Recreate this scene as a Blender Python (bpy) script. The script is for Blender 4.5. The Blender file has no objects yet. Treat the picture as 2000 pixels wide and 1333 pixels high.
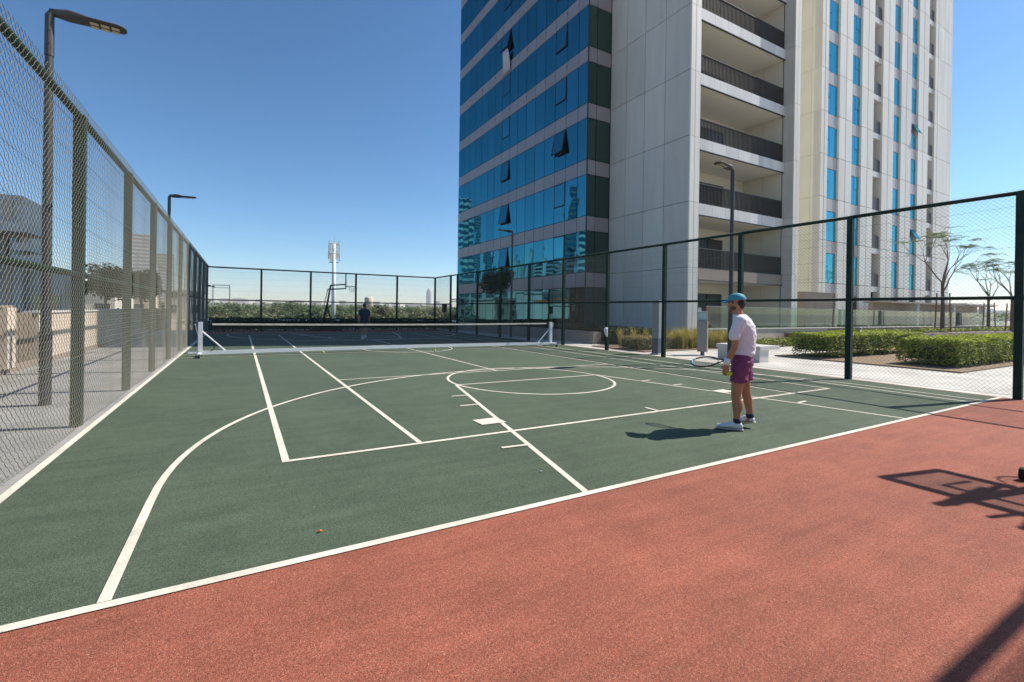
import bpy, math, random
from mathutils import Vector, Matrix, noise
rnd = random.Random(7)
S = bpy.context.scene
COL = S.collection
R = math.radians

# ------------------------------------------------------------------ camera
EYE = Vector((0, 0, 1.5225))
cd = bpy.data.cameras.new('camera'); cam = bpy.data.objects.new('camera', cd); COL.objects.link(cam)
cr = Vector((0.88544704, -0.4645192, 0.01433342)); cu = Vector((-0.01159526, 0.00875082, 0.99989448)); cf = Vector((0.46459561, 0.88551981, -0.00236217))
cam.matrix_world = Matrix(((cr.x, cu.x, -cf.x, EYE.x), (cr.y, cu.y, -cf.y, EYE.y), (cr.z, cu.z, -cf.z, EYE.z), (0, 0, 0, 1)))
cd.sensor_width = 36; cd.lens = 872.03 / 2000 * 36
cd.shift_x = (1000 - 927.75) / 2000; cd.shift_y = (607.23 - 666.5) / 2000
cd.clip_start = 0.05; cd.clip_end = 30000
S.camera = cam

# ------------------------------------------------------------------ light
SUN = Vector((0.86, -0.18, 1.0)).normalized()
w = bpy.data.worlds.new('World'); S.world = w; w.use_nodes = True
nt = w.node_tree; bg = nt.nodes['Background']
sky = nt.nodes.new('ShaderNodeTexSky'); sky.sky_type = 'NISHITA'; sky.sun_disc = False
sky.sun_elevation = math.asin(SUN.z); sky.sun_rotation = math.atan2(SUN.x, SUN.y)
sky.air_density = 1.4; sky.dust_density = 2.2; sky.ozone_density = 6.0; sky.altitude = 2500
hs = nt.nodes.new('ShaderNodeHueSaturation'); hs.inputs['Saturation'].default_value = 1.04; hs.inputs['Hue'].default_value = 0.491
k1 = nt.nodes.new('ShaderNodeVectorMath'); k1.operation = 'SCALE'; k1.inputs['Scale'].default_value = 0.25
gm = nt.nodes.new('ShaderNodeGamma'); gm.inputs['Gamma'].default_value = 1.2
k2 = nt.nodes.new('ShaderNodeVectorMath'); k2.operation = 'SCALE'; k2.inputs['Scale'].default_value = 4.0
for a_, b_ in ((sky.outputs['Color'], hs.inputs['Color']), (hs.outputs['Color'], k1.inputs[0]), (k1.outputs['Vector'], gm.inputs['Color']), (gm.outputs['Color'], k2.inputs[0]), (k2.outputs['Vector'], bg.inputs['Color'])): nt.links.new(a_, b_)
bg.inputs['Strength'].default_value = 0.102
sd = bpy.data.lights.new('sun', 'SUN'); sd.energy = 4.9; sd.angle = R(0.53); sd.color = (1, 0.925, 0.82)
so = bpy.data.objects.new('sun', sd); COL.objects.link(so)
so.rotation_euler = (-SUN).to_track_quat('-Z', 'Y').to_euler()
S.view_settings.view_transform = 'Standard'; S.view_settings.look = 'None'
S.view_settings.exposure = 0.45; S.view_settings.gamma = 1.0
S.cycles.max_bounces = 8; S.cycles.transparent_max_bounces = 16

# ------------------------------------------------------------------ materials
MATS = {}
def mat(name, col, rough=0.6, metal=0.0, var=None, bump=None, spec=0.5, sub=None, stretch=None, rand=0.0, world=False):
    """col base colour; var=(scale, amount[, detail]) colour mottling; bump=(scale, strength); rand = per-object brightness change"""
    m = bpy.data.materials.new(name); m.use_nodes = True; t = m.node_tree; N = t.nodes; L = t.links
    b = N['Principled BSDF']; b.inputs['Roughness'].default_value = rough; b.inputs['Metallic'].default_value = metal
    b.inputs['Specular IOR Level'].default_value = spec
    b.inputs['Base Color'].default_value = (*col, 1)
    tc = N.new('ShaderNodeTexCoord'); src = tc.outputs['Object']
    if world: src = N.new('ShaderNodeNewGeometry').outputs['Position']
    if stretch:
        mp = N.new('ShaderNodeMapping'); mp.inputs['Scale'].default_value = stretch; L.new(src, mp.inputs['Vector']); src = mp.outputs['Vector']
    out = None
    if var:
        vs = var if isinstance(var, list) else [var]
        cur = None
        for v in vs:
            n = N.new('ShaderNodeTexNoise'); n.inputs['Scale'].default_value = v[0]; n.inputs['Detail'].default_value = v[2] if len(v) > 2 else 4
            L.new(src, n.inputs['Vector'])
            r = N.new('ShaderNodeMapRange'); r.inputs['From Min'].default_value = 0.3; r.inputs['From Max'].default_value = 0.7
            r.inputs['To Min'].default_value = 1 - v[1]; r.inputs['To Max'].default_value = 1 + v[1]; L.new(n.outputs['Fac'], r.inputs['Value'])
            if cur is None: cur = r.outputs['Result']
            else:
                q = N.new('ShaderNodeMath'); q.operation = 'MULTIPLY'; L.new(cur, q.inputs[0]); L.new(r.outputs['Result'], q.inputs[1]); cur = q.outputs[0]
        out = cur
    if rand:
        oi = N.new('ShaderNodeObjectInfo'); r = N.new('ShaderNodeMapRange')
        r.inputs['To Min'].default_value = 1 - rand; r.inputs['To Max'].default_value = 1 + rand; L.new(oi.outputs['Random'], r.inputs['Value'])
        if out is None: out = r.outputs['Result']
        else:
            q = N.new('ShaderNodeMath'); q.operation = 'MULTIPLY'; L.new(out, q.inputs[0]); L.new(r.outputs['Result'], q.inputs[1]); out = q.outputs[0]
    if out is not None:
        vm = N.new('ShaderNodeVectorMath'); vm.operation = 'SCALE'; vm.inputs[0].default_value = col; L.new(out, vm.inputs['Scale'])
        L.new(vm.outputs['Vector'], b.inputs['Base Color'])
    if bump:
        n = N.new('ShaderNodeTexNoise'); n.inputs['Scale'].default_value = bump[0]; n.inputs['Detail'].default_value = 3; L.new(src, n.inputs['Vector'])
        bp = N.new('ShaderNodeBump'); bp.inputs['Strength'].default_value = bump[1]; bp.inputs['Distance'].default_value = bump[2] if len(bump) > 2 else 0.01
        L.new(n.outputs['Fac'], bp.inputs['Height']); L.new(bp.outputs['Normal'], b.inputs['Normal'])
    MATS[name] = m; return m

def glass_mat(name, tint, dark, gloss=0.8, rough=0.01, wave=0.02, rand=0.15):
    """coated facade glass: a tinted mirror layer over a dark body"""
    m = bpy.data.materials.new(name); m.use_nodes = True; t = m.node_tree; N = t.nodes; L = t.links
    N.remove(N['Principled BSDF']); o = N['Material Output']
    g = N.new('ShaderNodeBsdfGlossy'); g.inputs['Roughness'].default_value = rough; g.inputs['Color'].default_value = (*tint, 1)
    d = N.new('ShaderNodeBsdfDiffuse'); d.inputs['Color'].default_value = (*dark, 1)
    oi = N.new('ShaderNodeObjectInfo'); r = N.new('ShaderNodeMapRange'); r.inputs['To Min'].default_value = gloss - rand; r.inputs['To Max'].default_value = gloss
    L.new(oi.outputs['Random'], r.inputs['Value'])
    mx = N.new('ShaderNodeMixShader'); L.new(r.outputs['Result'], mx.inputs[0]); L.new(d.outputs[0], mx.inputs[1]); L.new(g.outputs[0], mx.inputs[2])
    tc = N.new('ShaderNodeTexCoord'); n = N.new('ShaderNodeTexNoise'); n.inputs['Scale'].default_value = 0.9; n.inputs['Detail'].default_value = 1
    L.new(tc.outputs['Object'], n.inputs['Vector'])
    bp = N.new('ShaderNodeBump'); bp.inputs['Strength'].default_value = wave; bp.inputs['Distance'].default_value = 0.1; L.new(n.outputs['Fac'], bp.inputs['Height'])
    L.new(bp.outputs['Normal'], g.inputs['Normal']); L.new(mx.outputs[0], o.inputs['Surface'])
    MATS[name] = m; return m

def clear_mat(name, tint):
    m = bpy.data.materials.new(name); m.use_nodes = True; t = m.node_tree; N = t.nodes; L = t.links
    N.remove(N['Principled BSDF']); o = N['Material Output']
    tr = N.new('ShaderNodeBsdfTransparent'); tr.inputs['Color'].default_value = (*tint, 1)
    g = N.new('ShaderNodeBsdfGlossy'); g.inputs['Roughness'].default_value = 0.02
    f = N.new('ShaderNodeLayerWeight'); f.inputs['Blend'].default_value = 0.5
    pw = N.new('ShaderNodeMath'); pw.operation = 'POWER'; pw.inputs[1].default_value = 4.0; L.new(f.outputs['Facing'], pw.inputs[0])
    ad = N.new('ShaderNodeMath'); ad.operation = 'MULTIPLY_ADD'; ad.inputs[1].default_value = 0.7; ad.inputs[2].default_value = 0.05; L.new(pw.outputs[0], ad.inputs[0])
    mx = N.new('ShaderNodeMixShader'); L.new(ad.outputs[0], mx.inputs[0]); L.new(tr.outputs[0], mx.inputs[1]); L.new(g.outputs[0], mx.inputs[2])
    L.new(mx.outputs[0], o.inputs['Surface']); MATS[name] = m; return m

def court_mat(name, a, b_, c):
    """sprayed rubber granules: three grain colours, stains and faded patches"""
    m = bpy.data.materials.new(name); m.use_nodes = True; t = m.node_tree; N = t.nodes; L = t.links
    b = N['Principled BSDF']; b.inputs['Roughness'].default_value = 0.85; b.inputs['Specular IOR Level'].default_value = 0.35
    tc = N.new('ShaderNodeTexCoord'); src = tc.outputs['Object']
    def noise_(scale, detail=2, vec=None, rough=0.6):
        n = N.new('ShaderNodeTexNoise'); n.inputs['Scale'].default_value = scale; n.inputs['Detail'].default_value = detail; n.inputs['Roughness'].default_value = rough
        L.new(vec or src, n.inputs['Vector']); return n.outputs['Fac']
    def ramp(fac, p0, p1, c0, c1):
        r = N.new('ShaderNodeValToRGB'); e = r.color_ramp.elements; e[0].position = p0; e[1].position = p1; e[0].color = (*c0, 1); e[1].color = (*c1, 1)
        L.new(fac, r.inputs['Fac']); return r.outputs['Color']
    def mix(mode, fac, c1, c2):
        x = N.new('ShaderNodeMix'); x.data_type = 'RGBA'; x.blend_type = mode
        if isinstance(fac, float): x.inputs[0].default_value = fac
        else: L.new(fac, x.inputs[0])
        for s_, v in ((x.inputs[6], c1), (x.inputs[7], c2)):
            if isinstance(v, tuple): s_.default_value = (*v, 1)
            else: L.new(v, s_)
        return x.outputs[2]
    vo = N.new('ShaderNodeTexVoronoi'); vo.inputs['Scale'].default_value = 340; L.new(src, vo.inputs['Vector'])
    sep = N.new('ShaderNodeSeparateColor'); L.new(vo.outputs['Color'], sep.inputs['Color'])
    grain = ramp(sep.outputs['Red'], 0.1, 0.9, a, b_)
    spk = N.new('ShaderNodeMath'); spk.operation = 'GREATER_THAN'; spk.inputs[1].default_value = 0.93; L.new(sep.outputs['Green'], spk.inputs[0])
    col = mix('MIX', spk.outputs[0], grain, c)
    dk = N.new('ShaderNodeMath'); dk.operation = 'GREATER_THAN'; dk.inputs[1].default_value = 0.86; L.new(sep.outputs['Blue'], dk.inputs[0])
    col = mix('MULTIPLY', dk.outputs[0], col, (0.42, 0.42, 0.42))
    col = mix('MULTIPLY', 1.0, col, ramp(noise_(60, 4), 0.25, 0.75, (0.70,) * 3, (1.28,) * 3))
    col = mix('MULTIPLY', 1.0, col, ramp(noise_(0.42, 7, None, 0.7), 0.3, 0.7, (0.78, 0.80, 0.80), (1.15, 1.13, 1.12)))
    col = mix('MULTIPLY', 0.9, col, ramp(noise_(2.6, 6, None, 0.7), 0.32, 0.7, (0.86, 0.86, 0.85), (1.1, 1.09, 1.1)))
    mp = N.new('ShaderNodeMapping'); mp.inputs['Scale'].default_value = (0.9, 9, 1); mp.inputs['Rotation'].default_value = (0, 0, -0.35); L.new(src, mp.inputs['Vector'])
    col = mix('MULTIPLY', 0.9, col, ramp(noise_(0.9, 6, mp.outputs['Vector']), 0.28, 0.72, (0.82,) * 3, (1.14,) * 3))
    col = mix('MULTIPLY', 0.7, col, ramp(noise_(1.3, 4), 0.63, 0.76, (1, 1, 1), (0.62, 0.62, 0.60)))          # dark stains
    mq = N.new('ShaderNodeMapping'); mq.inputs['Scale'].default_value = (14, 1.6, 1); mq.inputs['Rotation'].default_value = (0, 0, 0.9); L.new(src, mq.inputs['Vector'])
    col = mix('MIX', ramp(noise_(1.0, 5, mq.outputs['Vector'], 0.75), 0.69, 0.80, (0, 0, 0), (0.30, 0.30, 0.30)), col, (0.36, 0.34, 0.30))   # dusty scuffs
    v2 = N.new('ShaderNodeTexVoronoi'); v2.inputs['Scale'].default_value = 2.6; L.new(src, v2.inputs['Vector'])
    wd = N.new('ShaderNodeMath'); wd.operation = 'LESS_THAN'; wd.inputs[1].default_value = 0.011; L.new(v2.outputs['Distance'], wd.inputs[0])
    col = mix('MIX', wd.outputs[0], col, (0.6, 0.58, 0.52))                                                     # crumbs of grit
    L.new(col, b.inputs['Base Color'])
    bp = N.new('ShaderNodeBump'); bp.inputs['Strength'].default_value = 0.8; bp.inputs['Distance'].default_value = 0.0025
    L.new(vo.outputs['Distance'], bp.inputs['Height']); L.new(bp.outputs['Normal'], b.inputs['Normal'])
    MATS[name] = m; return m

def paving_mat(name, col, bw, bh):
    m = bpy.data.materials.new(name); m.use_nodes = True; t = m.node_tree; N = t.nodes; L = t.links
    b = N['Principled BSDF']; b.inputs['Roughness'].default_value = 0.8
    tc = N.new('ShaderNodeTexCoord'); br = N.new('ShaderNodeTexBrick'); L.new(tc.outputs['Object'], br.inputs['Vector'])
    br.inputs['Scale'].default_value = 1; br.inputs['Brick Width'].default_value = bw; br.inputs['Row Height'].default_value = bh
    br.inputs['Mortar Size'].default_value = 0.006; br.inputs['Color1'].default_value = (*col, 1); br.inputs['Color2'].default_value = (*[c * 0.86 for c in col], 1)
    br.inputs['Mortar'].default_value = (*[c * 0.55 for c in col], 1)
    n = N.new('ShaderNodeTexNoise'); n.inputs['Scale'].default_value = 0.8; n.inputs['Detail'].default_value = 8; L.new(tc.outputs['Object'], n.inputs['Vector'])
    r = N.new('ShaderNodeMapRange'); r.inputs['From Min'].default_value = 0.3; r.inputs['From Max'].default_value = 0.7; r.inputs['To Min'].default_value = 0.8; r.inputs['To Max'].default_value = 1.1
    L.new(n.outputs['Fac'], r.inputs['Value'])
    vm = N.new('ShaderNodeVectorMath'); vm.operation = 'SCALE'; L.new(br.outputs['Color'], vm.inputs[0]); L.new(r.outputs['Result'], vm.inputs['Scale'])
    L.new(vm.outputs['Vector'], b.inputs['Base Color']); MATS[name] = m; return m

def leaf_mat(name, c1, c2, trans=0.35):
    m = bpy.data.materials.new(name); m.use_nodes = True; t = m.node_tree; N = t.nodes; L = t.links
    b = N['Principled BSDF']; b.inputs['Roughness'].default_value = 0.5; b.inputs['Specular IOR Level'].default_value = 0.3
    g = N.new('ShaderNodeNewGeometry'); r = N.new('ShaderNodeValToRGB'); r.color_ramp.elements[0].color = (*c1, 1); r.color_ramp.elements[1].color = (*c2, 1)
    L.new(g.outputs['Random Per Island'], r.inputs['Fac'])
    L.new(r.outputs['Color'], b.inputs['Base Color'])
    tl = N.new('ShaderNodeBsdfTranslucent'); L.new(r.outputs['Color'], tl.inputs['Color'])
    mx = N.new('ShaderNodeMixShader'); mx.inputs[0].default_value = trans; L.new(b.outputs[0], mx.inputs[1]); L.new(tl.outputs[0], mx.inputs[2])
    L.new(mx.outputs[0], N['Material Output'].inputs['Surface']); MATS[name] = m; return m

court_mat('green_rubber', (0.050, 0.082, 0.050), (0.104, 0.142, 0.092), (0.19, 0.22, 0.165))
court_mat('red_rubber', (0.265, 0.068, 0.040), (0.40, 0.134, 0.084), (0.51, 0.26, 0.18))
def line_mat():
    m = mat('line_paint', (0.66, 0.61, 0.51), 0.8, var=[(70, 0.14), (2.0, 0.14), (9, 0.08)], bump=(220, 0.6, 0.003)); t = m.node_tree; N = t.nodes; L = t.links
    b = N['Principled BSDF']; old = b.inputs['Base Color'].links[0].from_socket
    tc = N.new('ShaderNodeTexCoord'); n = N.new('ShaderNodeTexNoise'); n.inputs['Scale'].default_value = 130; n.inputs['Detail'].default_value = 5; n.inputs['Roughness'].default_value = 0.7; L.new(tc.outputs['Object'], n.inputs['Vector'])
    n2 = N.new('ShaderNodeTexNoise'); n2.inputs['Scale'].default_value = 2.2; n2.inputs['Detail'].default_value = 5; L.new(tc.outputs['Object'], n2.inputs['Vector'])
    ad = N.new('ShaderNodeMath'); ad.operation = 'MULTIPLY_ADD'; ad.inputs[1].default_value = 0.5; L.new(n2.outputs['Fac'], ad.inputs[0]); L.new(n.outputs['Fac'], ad.inputs[2])
    r = N.new('ShaderNodeMapRange'); r.inputs['From Min'].default_value = 0.84; r.inputs['From Max'].default_value = 0.98; r.inputs['To Max'].default_value = 0.75; L.new(ad.outputs[0], r.inputs['Value'])
    x = N.new('ShaderNodeMix'); x.data_type = 'RGBA'; L.new(r.outputs['Result'], x.inputs[0]); L.new(old, x.inputs[6]); x.inputs[7].default_value = (0.13, 0.16, 0.12, 1); L.new(x.outputs[2], b.inputs['Base Color'])
line_mat()
paving_mat('paver_grey', (0.34, 0.33, 0.31), 0.6, 0.3)
paving_mat('paver_light', (0.56, 0.54, 0.50), 0.9, 0.45)
mat('fence_green', (0.010, 0.032, 0.022), 0.6, var=(6, 0.25), spec=0.25)
mat('wire', (0.165, 0.165, 0.125), 0.5, rand=0.05)
mat('wire_green', (0.030, 0.055, 0.042), 0.45)
mat('lamp_grey', (0.060, 0.058, 0.058), 0.5, metal=0.3, var=(8, 0.15))
mat('lamp_led', (0.55, 0.48, 0.30), 0.4)
mat('white_paint', (0.72, 0.73, 0.74), 0.35, var=(9, 0.06))
mat('net_cord', (0.035, 0.034, 0.030), 0.8)
mat('net_tape', (0.62, 0.57, 0.44), 0.8, var=(7, 0.2))
mat('black_metal', (0.010, 0.011, 0.012), 0.4)
mat('rubber_black', (0.012, 0.012, 0.012), 0.8)
mat('ball_yellow', (0.60, 0.68, 0.04), 0.9, bump=(400, 0.4))
mat('panel_cream', (0.68, 0.655, 0.59), 0.55, var=[(0.5, 0.07), (2.5, 0.05)], rand=0.06, stretch=(1, 1, 0.13), world=True)
mat('panel_grey', (0.55, 0.535, 0.49), 0.5, var=[(0.5, 0.06), (3, 0.05)], rand=0.06, stretch=(1, 1, 0.13), world=True)
mat('panel_yellow', (0.78, 0.75, 0.59), 0.55, var=[(0.4, 0.05)], rand=0.03)
mat('spandrel', (0.30, 0.275, 0.28), 0.38, metal=0.25, rand=0.06)
mat('slab_front', (0.60, 0.59, 0.57), 0.6, var=[(1.2, 0.10)], rand=0.08, stretch=(1, 1, 0.3), world=True)
mat('wing_spandrel', (0.40, 0.385, 0.38), 0.5, rand=0.08)
mat('soffit', (0.72, 0.69, 0.60), 0.8)
mat('core_dark', (0.02, 0.022, 0.024), 0.7)
mat('mullion', (0.018, 0.022, 0.026), 0.4)
mat('railing', (0.050, 0.046, 0.042), 0.55)
mat('balcony_wall', (0.60, 0.57, 0.47), 0.8)
glass_mat('glass_blue', (0.065, 0.29, 0.36), (0.004, 0.032, 0.045), 0.95, rand=0.22, wave=0.035)
glass_mat('glass_ground', (0.09, 0.25, 0.30), (0.004, 0.012, 0.016), 0.85)
glass_mat('glass_cyan', (0.16, 0.60, 0.72), (0.02, 0.19, 0.27), 0.62)
glass_mat('glass_green', (0.16, 0.22, 0.19), (0.008, 0.022, 0.018), 0.6, wave=0.01)
glass_mat('glass_dark', (0.25, 0.30, 0.31), (0.008, 0.010, 0.011), 0.55)
clear_mat('glass_clear', (0.66, 0.80, 0.74))
clear_mat('board_clear', (0.8, 0.85, 0.86))
mat('curtain', (0.05, 0.10, 0.085), 0.9)
mat('towel', (0.42, 0.46, 0.52), 0.95, bump=(30, 0.5))
mat('clothes_blue', (0.10, 0.15, 0.24), 0.9)
mat('clothes_red', (0.30, 0.03, 0.03), 0.9)
mat('wall_beige', (0.58, 0.49, 0.39), 0.8, var=[(1.2, 0.1), (30, 0.06)])
mat('wall_brown', (0.20, 0.155, 0.12), 0.7, var=[(2, 0.12)])
mat('wall_taupe', (0.30, 0.245, 0.20), 0.75, var=[(0.8, 0.08), (25, 0.04)])
mat('concrete_white', (0.58, 0.57, 0.54), 0.75, var=[(3, 0.07), (40, 0.05)], bump=(60, 0.15))
mat('cabinet_grey', (0.30, 0.31, 0.32), 0.5)
mat('cabinet_dark', (0.10, 0.115, 0.14), 0.5)
mat('totem_grey', (0.27, 0.27, 0.26), 0.45)
mat('screen', (0.35, 0.55, 0.60), 0.2)
mat('soil', (0.24, 0.17, 0.11), 0.95, var=[(18, 0.35), (3, 0.2)], bump=(30, 0.8, 0.03))
mat('sand', (0.42, 0.36, 0.28), 0.95, var=[(0.02, 0.2), (0.2, 0.15)])
mat('podium', (0.42, 0.40, 0.37), 0.8)
mat('bark', (0.12, 0.085, 0.06), 0.9, var=(12, 0.3), bump=(30, 0.6, 0.02))
mat('stake', (0.20, 0.10, 0.06), 0.8)
mat('skin', (0.42, 0.20, 0.105), 0.5, var=(14, 0.06), spec=0.35)
mat('shirt_white', (0.78, 0.73, 0.745), 0.85, bump=(17, 0.55, 0.03))
mat('shirt_navy', (0.022, 0.030, 0.052), 0.85, bump=(14, 0.5, 0.03))
mat('shorts_plum', (0.19, 0.028, 0.105), 0.6, bump=(16, 0.6, 0.03))
mat('shorts_slate', (0.03, 0.045, 0.05), 0.8, bump=(16, 0.5, 0.03))
mat('cap_teal', (0.045, 0.28, 0.36), 0.7, bump=(60, 0.2))
mat('stubble', (0.10, 0.050, 0.030), 0.8, var=(90, 0.3))
mat('hair', (0.012, 0.008, 0.006), 0.6, bump=(120, 0.8))
mat('shoe_white', (0.72, 0.72, 0.75), 0.6)
mat('shoe_sole', (0.50, 0.42, 0.40), 0.7)
mat('sock_navy', (0.02, 0.02, 0.07), 0.9)
mat('sock_white', (0.65, 0.66, 0.68), 0.9)
mat('band_white', (0.78, 0.77, 0.80), 0.9)
mat('racket_black', (0.012, 0.014, 0.02), 0.35)
mat('racket_blue', (0.03, 0.22, 0.42), 0.35)
mat('string', (0.55, 0.55, 0.5), 0.5)
mat('leaf_litter', (0.55, 0.16, 0.03), 0.8)
mat('rust_orange', (0.45, 0.17, 0.06), 0.7)
leaf_mat('leaf_hedge', (0.10, 0.14, 0.016), (0.36, 0.41, 0.05))
leaf_mat('leaf_sunlit', (0.30, 0.38, 0.03), (0.50, 0.55, 0.07), 0.45)  # fresh yellow-green leaves, lightened to put sun on hedge tops into the colour
leaf_mat('leaf_dry', (0.15, 0.12, 0.045), (0.48, 0.39, 0.17))
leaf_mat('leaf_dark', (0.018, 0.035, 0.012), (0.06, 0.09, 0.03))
leaf_mat('leaf_tree', (0.06, 0.095, 0.038), (0.18, 0.23, 0.10))
leaf_mat('leaf_olive', (0.085, 0.10, 0.045), (0.23, 0.24, 0.12))
leaf_mat('leaf_brown', (0.055, 0.045, 0.025), (0.13, 0.11, 0.055))
leaf_mat('leaf_feather', (0.07, 0.11, 0.025), (0.20, 0.25, 0.07), 0.45)
leaf_mat('leaf_grass', (0.20, 0.22, 0.035), (0.55, 0.42, 0.12), 0.4)

# ------------------------------------------------------------------ mesh helpers
class MB:
    def __init__(s): s.v = []; s.f = []
    def box(s, x0, x1, y0, y1, z0, z1):
        n = len(s.v)
        s.v += [(x0, y0, z0), (x1, y0, z0), (x1, y1, z0), (x0, y1, z0), (x0, y0, z1), (x1, y0, z1), (x1, y1, z1), (x0, y1, z1)]
        s.f += [tuple(n + i for i in q) for q in ((3, 2, 1, 0), (4, 5, 6, 7), (0, 1, 5, 4), (1, 2, 6, 5), (2, 3, 7, 6), (3, 0, 4, 7))]; return s
    def face(s, *p):
        n = len(s.v); s.v += [tuple(q) for q in p]; s.f.append(tuple(range(n, n + len(p)))); return s
    def tube(s, pts, r, n=8, cap=True, sq=False):
        """sweep a round (or square) section along pts; r number or list"""
        pts = [Vector(p) for p in pts]; rs = r if isinstance(r, (list, tuple)) else [r] * len(pts)
        if sq: n = 4
        base = len(s.v); up = None
        for i, p in enumerate(pts):
            d = (pts[min(i + 1, len(pts) - 1)] - pts[max(i - 1, 0)]).normalized()
            if up is None:
                up = Vector((0, 0, 1)) if abs(d.z) < 0.9 else Vector((0, 1, 0))
            a = d.cross(up).normalized(); b = a.cross(d).normalized(); up = b
            for k in range(n):
                t = 2 * math.pi * (k + (0.5 if sq else 0)) / n
                q = p + (a * math.cos(t) + b * math.sin(t)) * rs[i] * (1.41421 if sq else 1); s.v.append(tuple(q))
        for i in range(len(pts) - 1):
            for k in range(n):
                s.f.append((base + i * n + k, base + i * n + (k + 1) % n, base + (i + 1) * n + (k + 1) % n, base + (i + 1) * n + k))
        if cap:
            s.f.append(tuple(base + k for k in reversed(range(n)))); s.f.append(tuple(base + (len(pts) - 1) * n + k for k in range(n)))
        return s
    def ring(s, c, axis, r, th, n=28, m=6):
        axis = Vector(axis).normalized(); a = axis.orthogonal().normalized(); b = axis.cross(a); c = Vector(c)
        base = len(s.v)
        for i in range(n):
            t = 2 * math.pi * i / n; d = a * math.cos(t) + b * math.sin(t)
            for k in range(m):
                u = 2 * math.pi * k / m; s.v.append(tuple(c + d * (r + th * math.cos(u)) + axis * th * math.sin(u)))
        for i in range(n):
            for k in range(m):
                s.f.append((base + i * m + k, base + ((i + 1) % n) * m + k, base + ((i + 1) % n) * m + (k + 1) % m, base + i * m + (k + 1) % m))
        return s
    def ball(s, c, r, n=12, m=8, sc=(1, 1, 1), rot=None):
        base = len(s.v); c = Vector(c)
        for j in range(m + 1):
            ph = math.pi * j / m
            for i in range(n):
                t = 2 * math.pi * i / n
                q = Vector((math.sin(ph) * math.cos(t) * sc[0], math.sin(ph) * math.sin(t) * sc[1], math.cos(ph) * sc[2])) * r
                if rot: q = rot @ q
                s.v.append(tuple(c + q))
        for j in range(m):
            for i in range(n):
                s.f.append((base + j * n + i, base + (j + 1) * n + i, base + (j + 1) * n + (i + 1) % n, base + j * n + (i + 1) % n))
        return s
    def loft(s, rings, n=20):
        """rings: (centre, semi-axis vector a, semi-axis vector b)"""
        base = len(s.v)
        for c, a, b in rings:
            c = Vector(c); a = Vector(a); b = Vector(b)
            for k in range(n):
                t = 2 * math.pi * k / n; s.v.append(tuple(c + a * math.cos(t) + b * math.sin(t)))
        for i in range(len(rings) - 1):
            for k in range(n):
                s.f.append((base + i * n + k, base + i * n + (k + 1) % n, base + (i + 1) * n + (k + 1) % n, base + (i + 1) * n + k))
        s.f.append(tuple(base + k for k in reversed(range(n)))); s.f.append(tuple(base + (len(rings) - 1) * n + k for k in range(n)))
        return s
    def mesh(s, name, m=None, smooth=False):
        me = bpy.data.meshes.new(name); me.from_pydata(s.v, [], s.f)
        if m: me.materials.append(MATS[m])
        if smooth: me.polygons.foreach_set('use_smooth', [True] * len(me.polygons))
        me.update(); return me
    def obj(s, name, m, parent=None, smooth=False):
        return link(name, s.mesh(name, m, smooth), parent)

def link(name, me, parent=None, loc=None, rot=None, scale=None):
    o = bpy.data.objects.new(name, me); COL.objects.link(o)
    if parent: o.parent = parent
    if loc: o.location = loc
    if rot: o.rotation_euler = rot
    if scale: o.scale = scale
    return o
def tag(o, label, cat, group=None):
    o['label'] = label; o['category'] = cat
    if group: o['group'] = group
    return o
def thing(name, label, cat, loc=(0, 0, 0), group=None, rz=0):
    o = bpy.data.objects.new(name, None); COL.objects.link(o); o.empty_display_size = 0.2
    o.location = loc; o.rotation_euler = (0, 0, rz); return tag(o, label, cat, group)
def struct(o, kind='structure'):
    o['kind'] = kind; return o
def copy_tree(root, loc, label, rz=None):
    r = root.copy(); COL.objects.link(r); r.location = loc; r['label'] = label
    if rz is not None: r.rotation_euler = (0, 0, rz)
    for ch in list(root.children):
        c = ch.copy(); COL.objects.link(c); c.parent = r
        for g in list(ch.children):
            d = g.copy(); COL.objects.link(d); d.parent = c
    return r

# ================================================================== SETTING
GZ = -9.0
m = MB(); N_ = 48
ringp = lambda r: [(r * math.cos(2 * math.pi * i / N_), r * math.sin(2 * math.pi * i / N_), GZ) for i in range(N_)]
m.face(*ringp(9000)); struct(m.obj('ground', 'sand'))
struct(MB().box(-5.0, 90, -20, 33.0, GZ - 0.5, -0.02).obj('podium', 'podium'))
m = MB().face((-4.99, -19.9, -0.012), (-1.76, -19.9, -0.012), (-1.76, 32.9, -0.012), (-4.99, 32.9, -0.012)); struct(m.obj('walkway', 'paver_grey'))
struct(MB().box(-1.76, -1.672, -14, 31.0, -0.05, 0.004).obj('edge_strip', 'paver_grey'))
m = MB().face((12.86, -19.9, -0.012), (89.9, -19.9, -0.012), (89.9, 32.9, -0.012), (12.86, 32.9, -0.012))
m.face((-1.76, 31.0, -0.012), (12.86, 31.0, -0.012), (12.86, 32.9, -0.012), (-1.76, 32.9, -0.012))
struct(m.obj('plaza_paving', 'paver_light'))
m = MB().box(-1.67, 12.86, -14, 31.0, -0.06, -0.001); border = struct(m.obj('court_border', 'red_rubber'))
XL, XR = -1.63, 11.55
m = MB().face((-1.67, 2.85, 0), (12.78, 2.85, 0), (12.78, 28.3, 0), (-1.67, 28.3, 0)); court = struct(m.obj('court', 'green_rubber'))
LZ = 0.0012
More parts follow.
